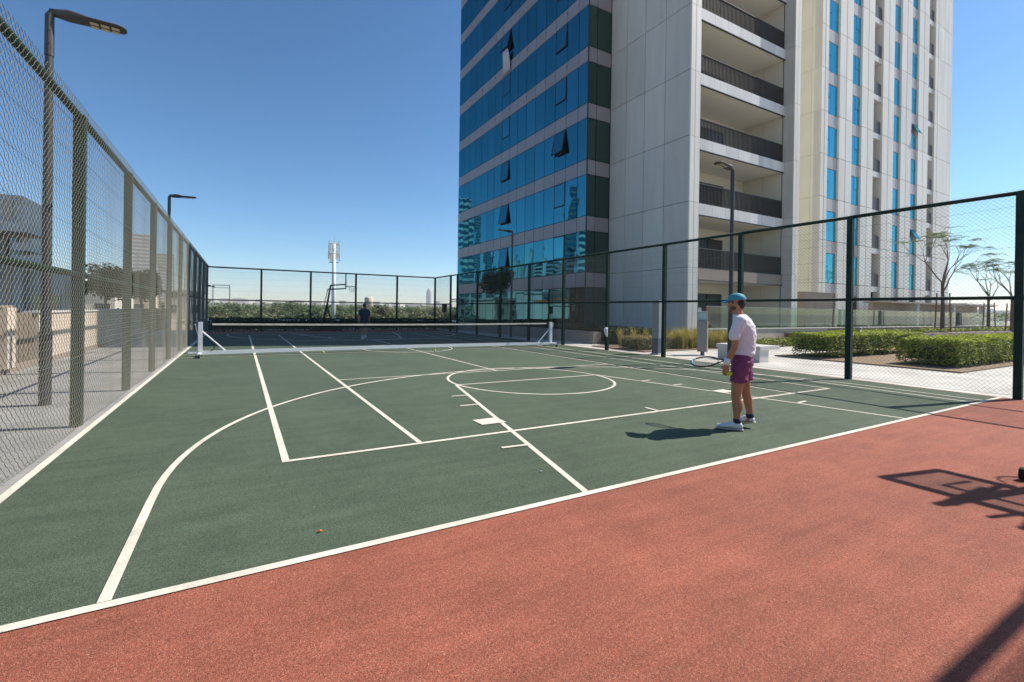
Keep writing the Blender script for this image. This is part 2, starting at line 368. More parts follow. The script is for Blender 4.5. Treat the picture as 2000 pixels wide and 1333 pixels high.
def strip(pts, wd, name='court_line', z=LZ):
    """painted line along pts"""
    z += 0.0025
    m = MB(); P = [Vector((p[0], p[1], 0)) for p in pts]; L_ = []
    for i, p in enumerate(P):
        d = (P[min(i + 1, len(P) - 1)] - P[max(i - 1, 0)]).normalized(); n = Vector((-d.y, d.x, 0)) * wd / 2
        L_.append((p + n, p - n))
    for i in range(len(P) - 1):
        a, b = L_[i]; c, d = L_[i + 1]
        m.face((a.x, a.y, z), (b.x, b.y, z), (d.x, d.y, z), (c.x, c.y, z))
    return m.obj(name, 'line_paint', court)
CX, NET = 5.67, 15.5
mir = lambda pts: [(p[0], 2 * NET - p[1]) for p in pts]
both = []
strip([(XL, -0.1 + 2.9), (XL, 28.2)], 0.07)
strip([(XR, 2.9), (XR, 28.2)], 0.06)
strip([(0.41, 4.74), (0.41, 26.26)], 0.07, z=LZ * 2); strip([(10.72, 4.74), (10.72, 26.26)], 0.05, z=LZ * 2)
strip([(1.82, 4.78), (1.82, 26.22)], 0.06, z=LZ * 2); strip([(9.41, 4.78), (9.41, 26.22)], 0.05, z=LZ * 2)
strip([(5.69, 9.6), (5.69, 21.4)], 0.05, z=LZ * 2)
for k, f in enumerate((lambda p: p, mir)):
    strip(f([(-1.67, 2.85), (12.78, 2.85)]), 0.06, z=LZ * 3)
    strip(f([(0.375, 4.74), (10.745, 4.74)]), 0.055, z=LZ * 3)
    strip(f([(1.82, 9.62), (9.41, 9.62)]), 0.05, z=LZ * 3)
    strip(f([(2.59, 2.88), (3.85, 8.11)]), 0.06); strip(f([(8.73, 2.88), (7.57, 8.11)]), 0.05)
    strip(f([(3.84, 8.11), (7.58, 8.11)]), 0.05)
    strip(f([(5.69 + 1.81 * math.cos(2 * math.pi * i / 64), 8.2 + 1.81 * math.sin(2 * math.pi * i / 64)) for i in range(65)]), 0.055, z=LZ * 4)
    arc = [(-0.60, 2.88), (-0.60, 3.6), (-0.60, 4.2)] + [(5.68 - 6.28 * math.cos(math.pi * i / 72), 4.25 + 5.62 * math.sin(math.pi * i / 72) ** 0.97) for i in range(1, 72)] + [(11.96, 4.2), (11.96, 2.88)]
    strip(f(arc), 0.06, z=LZ * 5)
    for a, b in (((3.27, 7.06), (3.57, 7.04)), ((3.07, 6.31), (3.40, 6.29)), ((2.56, 4.2), (2.9, 4.17)), ((7.8, 6.97), (8.12, 7.0)), ((8.0, 6.3), (8.30, 6.33)), ((8.45, 4.18), (8.76, 4.21))):
        strip(f([a, b]), 0.05, z=LZ * 6)
    strip(f([(2.83, 5.28), (3.2, 5.28)]), 0.28, z=LZ * 6); strip(f([(8.13, 5.42), (8.5, 5.42)]), 0.26, z=LZ * 6)
strip([(5.70, 4.72), (5.70, 5.0)], 0.05, z=LZ * 7)
strip([(5.69 + 1.72 * math.cos(2 * math.pi * i / 64), 16.4 + 1.72 * math.sin(2 * math.pi * i / 64)) for i in range(65)], 0.05, z=LZ * 7)
strip([(XL, NET - 0.1), (XR, NET - 0.1)], 0.04, z=LZ)

# ================================================================== FENCES
def chainlink(W, H, wd=0.080, r=0.0025):
    m = MB(); hw = wd / 2; n = int(round(W / hw)); hw = W / n; segs = int(H / hw)
    hz = H / segs
    tri = [(math.cos(a) * r, math.sin(a) * r) for a in (0.5, 2.6, 4.7)]
    for i in range(n):
        base = len(m.v)
        for j in range(segs + 1):
            x = i * hw + (hw + 0.0015 if (i + j) % 2 else -0.0015); z = j * hz; y = 0.003 if (j % 2) else -0.003
            y += 0.016 * noise.noise(Vector((x * 1.4, 0.3, z * 0.9))); x += 0.006 * noise.noise(Vector((x * 2, 4.1, z * 1.3)))
            for c, s_ in tri: m.v.append((x + c, y + s_, z))
        for j in range(segs):
            for k in range(3):
                m.f.append((base + j * 3 + k, base + j * 3 + (k + 1) % 3, base + j * 3 + 3 + (k + 1) % 3, base + j * 3 + 3 + k))
    return m
FH = 3.88
link_me = {2.65: chainlink(2.65, 3.9).mesh('chainlink_mesh', 'wire')}
POST = MB().box(-0.055, 0.055, -0.055, 0.055, 0, FH).mesh('fence_post_mesh', 'fence_green')
def fence(label, posts, face, axis, side, wire='wire'):
    """posts: coordinates along the axis; face: fixed coordinate; side: offset of the mesh from the posts"""
    t = thing('chain_link_fence', label, 'fence')
    P = (lambda s, o, z: (face + o, s, z)) if axis == 'y' else (lambda s, o, z: (s, face + o, z))
    for p in posts: link('post', POST, t, P(p, 0, -0.01))
    for a, b in zip(posts[:-1], posts[1:]):
        for z, nm, r_ in ((FH - 0.035, 'top_rail', 0.042), (1.89, 'middle_rail', 0.036)):
            MB().tube([P(a + (0.05 if z < 3 else -0.03), 0, z), P(b - (0.05 if z < 3 else -0.03), 0, z)], r_, 8).obj(nm, 'fence_green', t, True)
        wd = b - a
        me = link_me[2.65]
        pm = link('wire_mesh', me, t, P(a, side, 0.03), (0, 0, math.pi / 2 if axis == 'y' else 0), (wd / 2.65, 1, 1))
        m = MB()
        for z in (0.06, 0.9, 2.45, 2.85, 3.25, 3.62):
            q = [P(a + wd * i / 6, side * 1.12, z - 0.03 * math.sin(math.pi * i / 6)) for i in range(7)]
            m.tube(q, 0.0022, 4)
        m.obj('tension_wire', wire, t)['kind'] = 'stuff'
    return t
RY = [0.02, 2.65, 5.27, 7.89, 10.52, 13.19, 15.9, 18.61, 21.4, 24.15, 27.0]
LY = [-0.65, 1.98, 4.61, 7.24, 9.95, 12.55, 15.2, 17.8, 20.45, 23.1, 25.7, 28.3, 30.9]
fence('tall green chain-link fence along the grey walkway, left side of the court', LY, -1.80, 'y', 0.075)
fence('tall green chain-link fence along the tower side, behind the nearer player', RY, 12.82, 'y', 0.075)
fence('short chain-link fence bay closing the corner behind the far right net post', [28.08, 30.9], 12.82, 'y', 0.075)
fence('tall chain-link fence closing the far end in front of the tree belt', [-1.80, 1.12, 4.04, 6.97, 9.89, 12.82], 30.9, 'x', 0.075)
fence('chain-link fence closing the near end of the court at the right', [1.6, 4.4, 7.2, 10.0, 12.82], 0.02, 'x', -0.075)
g = thing('fence_gate', 'narrow chain-link gate in the fence near the far right corner', 'gate')
m = MB()
for y in (27.09, 27.99): m.tube([(12.82, y, 0.06), (12.82, y, 2.1)], 0.03, 8)
for z in (0.09, 1.05, 2.07): m.tube([(12.82, 27.09, z), (12.82, 27.99, z)], 0.03, 8)
m.obj('gate_frame', 'fence_green', g)
link('wire_mesh', chainlink(0.9, 2.0).mesh('gate_mesh', 'wire'), g, (12.86, 27.09, 0.07), (0, 0, math.pi / 2))
MB().box(12.74, 12.90, 27.12, 27.24, 0.92, 1.16).obj('latch', 'black_metal', g)
MB().tube([(12.82, 27.03, FH - 0.035), (12.82, 28.05, FH - 0.035)], 0.042, 8).obj('top_rail', 'fence_green', g)
MB().tube([(12.82, 27.03, 2.2), (12.82, 28.05, 2.2)], 0.036, 8).obj('middle_rail', 'fence_green', g)
c = thing('security_camera', 'small black camera arm on the far left fence corner', 'camera')
MB().box(-1.74, -1.60, 30.72, 30.80, 2.66, 2.76).obj('camera_body', 'black_metal', c); MB().tube([(-1.62, 30.76, 2.70), (-1.38, 30.76, 2.66)], 0.03, 8).obj('lens', 'black_metal', c)
t = tag(MB().loft([((12.77, 13.13, 0.52), (0.02, 0, 0), (0, 0.03, 0)), ((12.72, 13.12, 0.62), (0.06, 0, 0), (0, 0.05, 0)), ((12.68, 13.12, 0.76), (0.09, 0, 0), (0, 0.07, 0)), ((12.70, 13.12, 0.86), (0.07, 0, 0), (0, 0.07, 0)), ((12.75, 13.13, 0.90), (0.02, 0, 0), (0, 0.03, 0))], 9).obj('plastic_bag', 'white_paint', None, False), 'small white bag hanging on a fence post beside the clipped hedge', 'bag')

# ================================================================== LAMPS
def lamp(loc, rz, label):
    t = thing('street_lamp', label, 'street lamp', loc, 'grey lamps around the court', rz)
    MB().tube([(0, 0, -0.01), (0, 0, 1.1)], 0.075, 14).tube([(0, 0, 1.1), (0, 0, 5.3)], [0.066, 0.05], 14).obj('pole', 'lamp_grey', t, False)
    MB().tube([(0, 0, 5.25), (0, 0, 5.86), (0.04, 0, 5.92)], [0.058, 0.055, 0.05], 12).obj('sleeve', 'lamp_grey', t)
    b = MB()
    for z in (5.42, 5.62):
        b.tube([(0, -0.075, z), (0, 0.075, z)], 0.012, 6)
    b.obj('bolt', 'lamp_grey', t)
    h = MB(); prof = [(0.0, 0.05, 0.05), (0.10, 0.07, 0.06), (0.20, 0.115, 0.075), (0.34, 0.135, 0.06), (0.42, 0.14, 0.035), (0.80, 0.14, 0.03), (0.88, 0.12, 0.026), (0.92, 0.06, 0.02)]
    rings = [((x, 0, 5.90 + 0.05 * x + th * 0.3), (0, wd, 0), (0, 0, th)) for x, wd, th in prof]
    hd = h.loft(rings, 14).obj('lamp_head', 'lamp_grey', t, True)
    for i in range(3):
        for j in (-1, 1):
            x = 0.47 + i * 0.13; z = 5.90 + 0.05 * x - 0.026
            MB().box(x, x + 0.10, j * 0.055 - 0.035, j * 0.055 + 0.035, z - 0.006, z).obj('led_panel', 'lamp_led', hd)
    return t
lamp((-2.60, 8.97, 0), 0.12, 'tall grey lamp post behind the left fence, nearest to the camera')
lamp((-2.59, 21.6, 0), 0.0, 'grey lamp post showing above the left fence, farther off')
lamp((13.25, 8.45, 0), math.pi + 0.1, 'grey lamp post in front of the tower balconies, behind the capped player')
lamp((13.45, 21.25, 0), math.pi, 'grey lamp post in front of the blue glass facade')

# ================================================================== NET
t = thing('tennis_net', 'tennis net on a white wheeled frame across the court', 'tennis net')
XN0, XN1 = -1.05, 11.82
def ztop(x):
    u = (x - XN0) / (XN1 - XN0); return 1.0 - 0.03 * math.sin(math.pi * u)
for x, s_ in ((XN0, 1), (XN1, -1)):
    MB().box(x - 0.055, x + 0.055, NET - 0.05, NET + 0.05, 0.17, 1.04).obj('net_post', 'white_paint', t)
    MB().tube([(x + s_ * 0.05, NET, 0.76), (x + s_ * 0.66, NET, 0.16)], 0.022, 8).obj('brace', 'white_paint', t)
    MB().tube([(x - s_ * 0.05, NET, 0.62), (x - s_ * 0.14, NET, 0.98)], 0.012, 6).obj('winch_handle', 'white_paint', t)
    MB().box(x - s_ * 0.3 if s_ > 0 else x + 0.0, x + 0.0 if s_ > 0 else x + 0.3, NET - 0.05, NET + 0.05, 0.11, 0.16).obj('foot', 'white_paint', t)
    for dy in (-0.42, 0.42):
        MB().box(x - 0.04, x + 0.04, min(NET, NET + dy), max(NET, NET + dy), 0.09, 0.13).obj('outrigger', 'white_paint', t)
        MB().tube([(x - 0.02, NET + dy, 0.055), (x + 0.02, NET + dy, 0.055)], 0.052, 14).obj('wheel', 'rubber_black', t)
m = MB(); n = 40
m.tube([(XN0 + (XN1 - XN0) * i / n, NET, 0.125 + 0.025 * math.sin(math.pi * i / n)) for i in range(n + 1)], 0.052, sq=True); m.obj('bottom_beam', 'white_paint', t)
m = MB(); n0, n1 = -0.75, 11.58; hn = 21; vn = int((n1 - n0) / 0.045)
for i in range(vn + 1):
    x = n0 + (n1 - n0) * i / vn; m.tube([(x, NET, 0.18), (x, NET, ztop(x) - 0.02)], 0.0022, 3, False)
for j in range(hn + 1):
    m.tube([(n0 + (n1 - n0) * i / 24, NET, 0.18 + (ztop(n0 + (n1 - n0) * i / 24) - 0.2) * j / hn) for i in range(25)], 0.0022, 3, False)
m.obj('netting', 'net_cord', t)
m = MB(); K = 30
for i in range(K):
    a = n0 + (n1 - n0) * i / K; b = n0 + (n1 - n0) * (i + 1) / K
    for dy in (-0.012, 0.012):
        m.face((a, NET + dy, ztop(a) - 0.055), (b, NET + dy, ztop(b) - 0.055), (b, NET + dy, ztop(b)), (a, NET + dy, ztop(a)))
    m.face((a, NET - 0.012, ztop(a)), (b, NET - 0.012, ztop(b)), (b, NET + 0.012, ztop(b)), (a, NET + 0.012, ztop(a)))
m.obj('top_tape', 'net_tape', t)
MB().tube([(XN0, NET, 0.99), (n0, NET, ztop(n0) - 0.02)], 0.006, 6).tube([(n1, NET, ztop(n1) - 0.02), (XN1, NET, 0.99)], 0.006, 6).obj('cable', 'black_metal', t)
MB().tube([(-0.70, NET, 0.5), (-0.66, NET - 0.02, 0.35), (-0.70, NET - 0.04, 0.24), (-0.78, NET - 0.05, 0.17)], 0.012, 6).obj('loose_strap', 'rubber_black', t)
def tball(p, label): return tag(MB().ball(p, 0.034, 14, 10).obj('tennis_ball', 'ball_yellow', None, True), label, 'tennis ball', 'tennis balls')
tball((2.43, 15.35, 0.046), 'yellow tennis ball under the net, left of the centre line')
tball((6.16, 14.75, 0.046), 'yellow tennis ball under the net, inside the centre circle')

# ================================================================== BASKETBALL STANDS
def hoop(loc, rz, label):
    t = thing('basketball_stand', label, 'basketball stand', loc, 'portable basketball stands', rz)
    bk = 'black_metal'
    for y in (-0.28, 0.28):
        MB().tube([(-1.25, y, 0.05), (-0.87, y, 1.64), (-0.66, y * 0.8, 2.98)], [0.055, 0.055, 0.045], 8).obj('post', bk, t)
        MB().tube([(-0.87, y, 1.64), (-0.42, y, 0.05)], 0.042, 8).obj('leg', bk, t)
        MB().tube([(-0.66, y * 0.8, 2.97), (0.27, y * 0.6, 3.06)], 0.032, 8).obj('upper_arm', bk, t)
        MB().tube([(-0.80, y * 0.8, 2.70), (0.27, y * 0.6, 2.78)], 0.032, 8).obj('lower_arm', bk, t)
    MB().tube([(-1.05, 0, 1.70), (-0.82, 0, 2.75)], 0.025, 8).obj('spring_strut', bk, t)
    m = MB()
    for x in (-1.30, -0.35): m.tube([(x, -0.45, 0.06), (x, 0.45, 0.06)], 0.05, sq=True)
    for y in (-0.4, 0.4): m.tube([(-1.9, y, 0.08), (0.1, y, 0.08)], 0.05, sq=True)
    m.obj('base_frame', bk, t)
    MB().box(-2.0, -1.35, -0.4, 0.4, 0.12, 0.42).obj('ballast_box', bk, t)
    for y in (-0.62, 0.62):
        MB().tube([(-1.74, y - 0.025, 0.06), (-1.74, y + 0.025, 0.06)], 0.058, 14).obj('caster', 'rubber_black', t)
        MB().tube([(-1.74, 0.4 * (1 if y > 0 else -1), 0.08), (-1.74, y, 0.08)], 0.02, 6).obj('axle', bk, t)
    b = MB().box(0.285, 0.297, -0.57, 0.57, 2.82, 3.66).obj('backboard', 'board_clear', t)
    m = MB()
    for y in (-0.58, 0.58): m.tube([(0.29, y, 2.78), (0.29, y, 3.70)], 0.035, sq=True)
    for z in (2.80, 3.68): m.tube([(0.29, -0.58, z), (0.29, 0.58, z)], 0.035, sq=True)
    m.tube([(0.31, -0.3, 3.0), (0.31, -0.3, 3.4), (0.31, 0.3, 3.4), (0.31, 0.3, 3.0)], 0.02, sq=True)
    m.obj('board_frame', bk, b)
    r = MB().ring((0.68, 0, 2.94), (0, 0, 1), 0.225, 0.011).tube([(0.30, 0, 2.93), (0.46, 0, 2.94)], 0.03, 8).obj('rim', bk, t, True)
    m = MB()
    for i in range(14):
        a = 2 * math.pi * i / 14
        for sg in (1, -1):
            m.tube([(0.68 + (0.225 - 0.09 * k / 4) * math.cos(a + sg * 0.22 * k), (0.225 - 0.09 * k / 4) * math.sin(a + sg * 0.22 * k), 2.93 - 0.1 * k) for k in range(5)], 0.004, 3, False)
    m.obj('hoop_net', 'white_paint', r)
    return t
hoop((5.82, 30.05, 0), -0.20, 'black portable basketball stand seen side-on at the far fence')
hoop((8.25, 0.68, 0), 0.0, 'black portable basketball stand just out of view whose shadow falls on red rubber')

sp = thing('speaker_stand', 'black box on a thin stand just outside the far right fence corner', 'speaker stand', (13.25, 30.1, 0))
MB().box(-0.15, 0.15, -0.12, 0.12, 1.28, 1.92).obj('box', 'black_metal', sp); MB().tube([(0, 0, 0.02), (0, 0, 1.3)], 0.02, 8).obj('pole', 'black_metal', sp)
for a in (0.3, 2.4, 4.5): MB().tube([(0, 0, 0.35), (0.35 * math.cos(a), 0.35 * math.sin(a), 0.01)], 0.012, 6).obj('leg', 'black_metal', sp)
def leafbit(x, y, s_, col, label):
    return tag(MB().loft([((x - s_, y, 0.006), (0, s_ * 0.15, 0), (0, 0, 0.003)), ((x, y, 0.014), (0, s_ * 0.6, 0), (0, 0, 0.006)), ((x + s_, y + s_ * 0.2, 0.008), (0, s_ * 0.15, 0), (0, 0, 0.003))], 8).obj('fallen_leaf', col, None), label, 'leaf', 'litter on the court')
leafbit(0.49, 3.15, 0.019, 'leaf_litter', 'tiny orange leaf on the green rubber near the front')
leafbit(2.52, 3.42, 0.014, 'concrete_white', 'tiny pale scrap on the green rubber left of the key line')

# ================================================================== TOWER
TW = thing('apartment_tower', 'tall apartment tower with blue glass facade, grey panels and open balconies', 'building', (18, 15, 0))
TWI = Matrix.Translation((-18, -15, 0))
def tpart(name, me, loc, rot=None, parent=None):
    o = link(name, me, TW, (loc[0] - 18, loc[1] - 15, loc[2]), rot); return o
def tbox(name, m_, x0, x1, y0, y1, z0, z1):
    cx, cy, cz = (x0 + x1) / 2, (y0 + y1) / 2, (z0 + z1) / 2
    key = (m_, round(x1 - x0, 3), round(y1 - y0, 3), round(z1 - z0, 3))
    if key not in BOXES:
        a, b, c = (x1 - x0) / 2, (y1 - y0) / 2, (z1 - z0) / 2; BOXES[key] = MB().box(-a, a, -b, b, -c, c).mesh('panel_mesh', m_)
    return tpart(name, BOXES[key], (cx, cy, cz))
BOXES = {}
XA, XB, YA, YB, YC = 18.09, 19.92, 20.46, 38.19, 14.97
FL = 3.36; S0 = 2.96; SH = 0.89      # spandrel bottom of the first floor line, spandrel height
ROWS = 10
# cores
tbox('core', 'core_dark', XA + 0.10, 62, YA + 0.10, YB - 0.01, -0.02, 36.9)
tbox('core', 'core_dark', XB + 0.06, 20.65, YC + 0.06, YA + 0.2, -0.02, 36.9)
tbox('core', 'core_dark', 28.42, 28.9, 14.55, 20.6, -0.02, 36.9)
for k in range(12):
    for a, b in ((14.5, 16.5), (16.5, 18.5), (18.5, 20.55)): tbox('wall_panel', 'panel_cream', 28.9, 28.95, a + 0.008, b - 0.008, max(0, 3.83 + 3.33 * (k - 1)) + 0.01, 3.83 + 3.33 * k - 0.01)
tbox('upper_storeys', 'panel_cream', XA + 0.05, 64, 17.9, YB, 36.9, 64)
tbox('upper_storeys', 'panel_cream', XB, 28.95, YC, 17.9, 36.9, 64)
edges = [YA] + [21.31 + 1.125 * i for i in range(16)]
GAP = 0.040
OPEN = {(2, 3): 12, (2, 4): 1.5, (2, 5): 2.5, (8, 6): 12, (8, 3): 5, (8, 2): 9, (8, 1): 7, (8, 7): 1.0, (2, 7): 1.5}
def pane(name, m_, y0, y1, z0, z1, tilt=True, x=XA):
    a, c = (y1 - y0 - GAP) / 2, (z1 - z0 - GAP) / 2; key = (m_, 'p', round(a, 3), round(c, 3))
    if key not in BOXES: BOXES[key] = MB().box(0, 0.04, -a, a, -c, c).mesh('pane_mesh', m_)
    rot = (0, rnd.gauss(0, 0.0022), rnd.gauss(0, 0.0022)) if tilt else None
    return tpart(name, BOXES[key], (x, (y0 + y1) / 2, (z0 + z1) / 2), rot)
for k in range(-1, ROWS):
    z0 = S0 + SH + FL * k; z1 = z0 + FL - SH
    if k == -1: z0 = 0.05
    for c in range(16):
        y0, y1 = edges[c], edges[c + 1]
        if k >= 0: pane('spandrel_panel', 'spandrel', y0, y1, z0 - SH, z0, False)
        if c in (2, 8) and k >= 0:
            zs = z0 + (z1 - z0) * 0.40
            pane('glass_pane', 'glass_blue', y0, y1, z0, zs)
            h = z1 - zs; wd = y1 - y0
            an = R(OPEN.get((c, k + 1), 0))
            o = tpart('casement', MB().box(-0.012, 0.03, -wd / 2 + 0.045, wd / 2 - 0.045, -h + 0.05, -0.045).mesh('casement_mesh', 'glass_blue'), (XA - 0.004, (y0 + y1) / 2, z1), (0, an, 0))
            f = MB()
            for s_ in (-1, 1): f.box(-0.02, 0.05, s_ * (wd / 2 - 0.045) - 0.03, s_ * (wd / 2 - 0.045) + 0.03, -h + 0.02, -0.015)
            f.box(-0.02, 0.05, -wd / 2 + 0.02, wd / 2 - 0.02, -h + 0.012, -h + 0.07); f.box(-0.02, 0.05, -wd / 2 + 0.02, wd / 2 - 0.02, -0.07, -0.012)
            f.obj('casement_frame', 'mullion', o)
        elif k == -1:
            pane('glass_pane', 'glass_ground' if c > 0 else 'glass_green', y0, y1, z0, z1)
        else:
            pane('glass_pane', 'glass_blue', y0, y1, z0, z1)
    for a, b in ((XA + 0.05, 18.78), (18.78, XB - 0.03)):
        if k >= 0: tbox('spandrel_panel', 'spandrel', a + GAP / 2, b - GAP / 2, YA, YA + 0.04, z0 - SH + GAP / 2, z0 - GAP / 2)
        tbox('glass_pane', 'glass_green', a + GAP / 2, b - GAP / 2, YA + 0.005, YA + 0.04, z0 + GAP / 2, z1 - GAP / 2)
tbox('corner_mullion', 'mullion', XA - 0.01, XA + 0.06, YA - 0.012, YA + 0.03, 0, 36.8)
m = MB()
for k in range(4, ROWS):
    z = S0 + SH * 0.62 + FL * k
    if k == 4 or k == 5:
        for c in range(0, 16, 2): m.tube([(XA - 18 - 0.05, edges[c] - 15, z), (XA - 18 + 0.01, edges[c] - 15, z)], 0.035, 8)
m.obj('drain_spout', 'mullion', TW)
tw = tag(MB().loft([((XA - 0.30, 29.55, 21.5), (0, 0.38, 0), (0.02, 0, 0)), ((XA - 0.22, 29.57, 21.2), (0, 0.44, 0), (0.05, 0, 0)), ((XA - 0.13, 29.60, 20.5), (0, 0.52, 0), (0.05, 0, 0)), ((XA - 0.07, 29.64, 19.9), (0, 0.50, 0), (0.02, 0, 0))], 12).obj('hanging_towel', 'towel', None, True), 'pale towel hanging out of an open window high on the glass facade', 'towel')
# grey panel block and its lit edge
cj = [14.97, 16.49, 17.86, 19.20, 20.46]
JZ = lambda k: 3.83 + 3.33 * k
for k in range(-1, 10):
    z0 = max(JZ(k), 0.1); z1 = JZ(k + 1)
    for a, b in zip(cj[:-1], cj[1:]): tbox('wall_panel', 'panel_grey', XB, XB + 0.05, a + 0.013, b - 0.013, z0 + 0.013, z1 - 0.013)
    for a, b in ((XB + 0.055, 20.30), (20.335, 20.71)): tbox('edge_panel', 'panel_cream', a, b, YC, YC + 0.05, z0 + 0.008, z1 - 0.008)
    # balcony bay
    zs = JZ(k + 1) - 0.02; zb = zs - 0.57; fm = 'slab_front' if k >= 0 else 'wall_taupe'
    ex = [20.715 + (28.34 - 20.715) * i / 7 for i in range(8)]
    tbox('balcony_slab', 'soffit', 20.72, 28.40, 15.06, 20.4, zb + 0.01, zs - 0.01)
    for a, b in zip(ex[:-1], ex[1:]): tbox('slab_panel', fm, a + 0.006, b - 0.006, YC, YC + 0.07, zb, zs)
    tbox('drip_edge', 'mullion', 20.72, 28.34, YC - 0.015, YC + 0.06, zb - 0.05, zb - 0.003)
    r = MB(); n = 66
    for i in range(n):
        x = 20.78 + (28.30 - 20.78) * i / (n - 1); r.box(x - 0.011, x + 0.011, 15.06, 15.11, zs, zs + 1.04)
    r.box(20.73, 28.34, 15.04, 15.13, zs + 1.03, zs + 1.075); r.box(20.73, 28.34, 15.055, 15.115, zs + 0.03, zs + 0.06)
    r.v = [(v[0] - 18, v[1] - 15, v[2]) for v in r.v]; r.obj('railing', 'railing', TW)
    # recess: back wall, glazing, side panels
    tbox('recess_wall', 'balcony_wall', 26.4, 28.4, 17.40, 17.6, z0, zb)
    tbox('recess_wall', 'balcony_wall', 20.72, 26.4, 17.40, 17.6, zb - 0.55, zb)
    for i in range(4):
        a = 20.74 + i * 1.415; tbox('sliding_door', 'glass_dark', a + 0.03, a + 1.385, 17.45, 17.49, z0 + 0.03, zb - 0.58)
    tbox('door_frame', 'mullion', 20.72, 26.4, 17.50, 17.58, z0, zb - 0.55)
    for a, b in ((15.1, 16.2), (16.2, 17.4)): tbox('side_panel', 'balcony_wall', 28.345, 28.40, a + 0.008, b - 0.008, z0, zb)
    # protruding pier
    tbox('wall_panel', 'panel_grey', 28.35, 28.41, 14.50, 15.05, z0 + 0.008, z1 - 0.008)
    tbox('edge_panel', 'panel_cream', 28.35, 28.62, 14.44, 14.495, z0 + 0.008, z1 - 0.008); tbox('edge_panel', 'panel_cream', 28.65, 28.94, 14.44, 14.495, z0 + 0.008, z1 - 0.008)
for nm, c_, x, z, wd, h in (('laundry', 'clothes_blue', 22.7, 10.3, 1.2, 0.95), ('laundry', 'clothes_red', 22.9, 0.8, 0.35, 1.1), ('laundry', 'shirt_white', 22.2, 0.9, 0.3, 0.9)):
    tag(MB().loft([((x, 15.5 if z > 5 else 15.9, z + h), (wd / 2, 0, 0), (0, 0.02, 0)), ((x, 15.52 if z > 5 else 15.92, z + h * 0.5), (wd / 2 * 1.05, 0, 0), (0, 0.045, 0)), ((x, 15.5 if z > 5 else 15.9, z), (wd / 2 * 0.96, 0, 0), (0, 0.03, 0))], 12).obj('hanging_laundry', c_, None), {'clothes_blue': 'blue cloth hanging behind a balcony railing two storeys up', 'clothes_red': 'red cloth hanging on the ground floor terrace behind the player', 'shirt_white': 'white cloth hanging on the ground floor terrace behind the player'}[c_], 'laundry')
# right wing
YW = 17.9
tbox('recess_wall', 'panel_cream', 28.96, 38.79, 20.45, 20.55, 0, 36.9)
for k in range(-1, 11):
    z0 = max(3.98 + 3.28 * (k - 1), 0); z1 = 3.98 + 3.28 * k
    if k == -1: continue
    for a, b in ((17.95, 18.59), (18.59, 19.9), (19.9, 20.55)): tbox('wall_panel', 'panel_yellow', 38.8, 38.86, a + 0.008, b - 0.008, z0 + 0.008, z1 - 0.008)
    for a, b in ((38.8, 39.75), (41.5, 43.5), (45.1, 47.15), (48.8, 50.9), (52.4, 54.5), (56.0, 58.2), (59.7, 61.0)):
        mid = (a + b) / 2
        for p, q_ in ((a, mid - 0.045), (mid + 0.045, b)):
            tbox('pier_panel', 'panel_cream', p, q_, YW - 0.0, YW + 0.5, z0 + 0.02, z1 - 0.02)
    for i in range(3): tbox('wall_panel', 'panel_cream', 61.0 + i + 0.01, 62.0 + i - 0.01, YW + 0.05, YW + 0.15, z0 + 0.02, z1 - 0.02)
    for j, (a, b) in enumerate(((39.75, 41.5), (43.5, 45.1), (50.9, 52.4), (54.5, 56.0))):
        zt = z0 + 2.32 if k > 0 else z1 - 0.95
        gm = 'glass_cyan' if k > 0 else 'glass_dark'
        tbox('spandrel_panel', 'wing_spandrel', a + 0.01, b - 0.01, YW + 0.13, YW + 0.19, zt + 0.01, z1 - 0.01)
        mid = a + (b - a) * (0.38 if j % 2 == 0 else 0.5); zs = z0 + (zt - z0) * 0.55
        big = (mid, b) if j % 2 == 0 else (a, mid); sm = (a, mid) if j % 2 == 0 else (mid, b)
        tbox('glass_pane', gm, big[0] + 0.02, big[1] - 0.02, YW + 0.16, YW + 0.19, z0 + 0.03, zt - 0.03)
        tbox('glass_pane', gm, sm[0] + 0.02, sm[1] - 0.02, YW + 0.16, YW + 0.19, z0 + 0.03, zs - 0.02)
        op = (j, k) in ((3, 2), (3, 5))
        o = tbox('casement', gm, sm[0] + 0.02, sm[1] - 0.02, YW + 0.15, YW + 0.18, zs + 0.02, zt - 0.03)
        if op:
            me = MB().box(-(sm[1] - sm[0]) / 2 + 0.02, (sm[1] - sm[0]) / 2 - 0.02, -0.02, 0.02, -(zt - zs) + 0.05, 0).mesh('open_casement', gm)
            o.data = me; o.location.z = zt - 0.03; o.rotation_euler = (R(-27), 0, 0)
    for a, b in ((47.15, 48.8), (58.2, 59.7)):
        if k == 0: continue
        tbox('balcony_slab', 'slab_front', a + 0.01, b - 0.01, YW + 0.12, YW + 2.2, z0 - 0.45, z0)
        r = MB().box(a + 0.02, b - 0.02, YW + 0.14, YW + 0.17, z0, z0 + 1.08); r.v = [(v[0] - 18, v[1] - 15, v[2]) for v in r.v]; r.obj('railing', 'railing', TW)
        tbox('recess_wall', 'balcony_wall', a, a + 0.7, YW + 2.2, YW + 2.3, z0, z1 - 0.45); tbox('sliding_door', 'glass_dark', a + 0.7, b, YW + 2.2, YW + 2.25, z0, z1 - 0.45)
        tbox('recess_wall', 'balcony_wall', b, b + 0.05, YW + 0.5, YW + 2.2, z0, z1)
tbox('core', 'core_dark', 38.87, 47.2, YW + 0.52, YA + 0.1, 0, 36.9); tbox('core', 'core_dark', 48.85, 58.2, YW + 0.52, YA + 0.1, 0, 36.9); tbox('core', 'core_dark', 59.75, 63.9, YW + 0.52, YA + 0.1, 0, 36.9)
tbox('side_wall', 'panel_cream', 63.9, 64.0, YW + 0.06, YB, 0, 36.9)

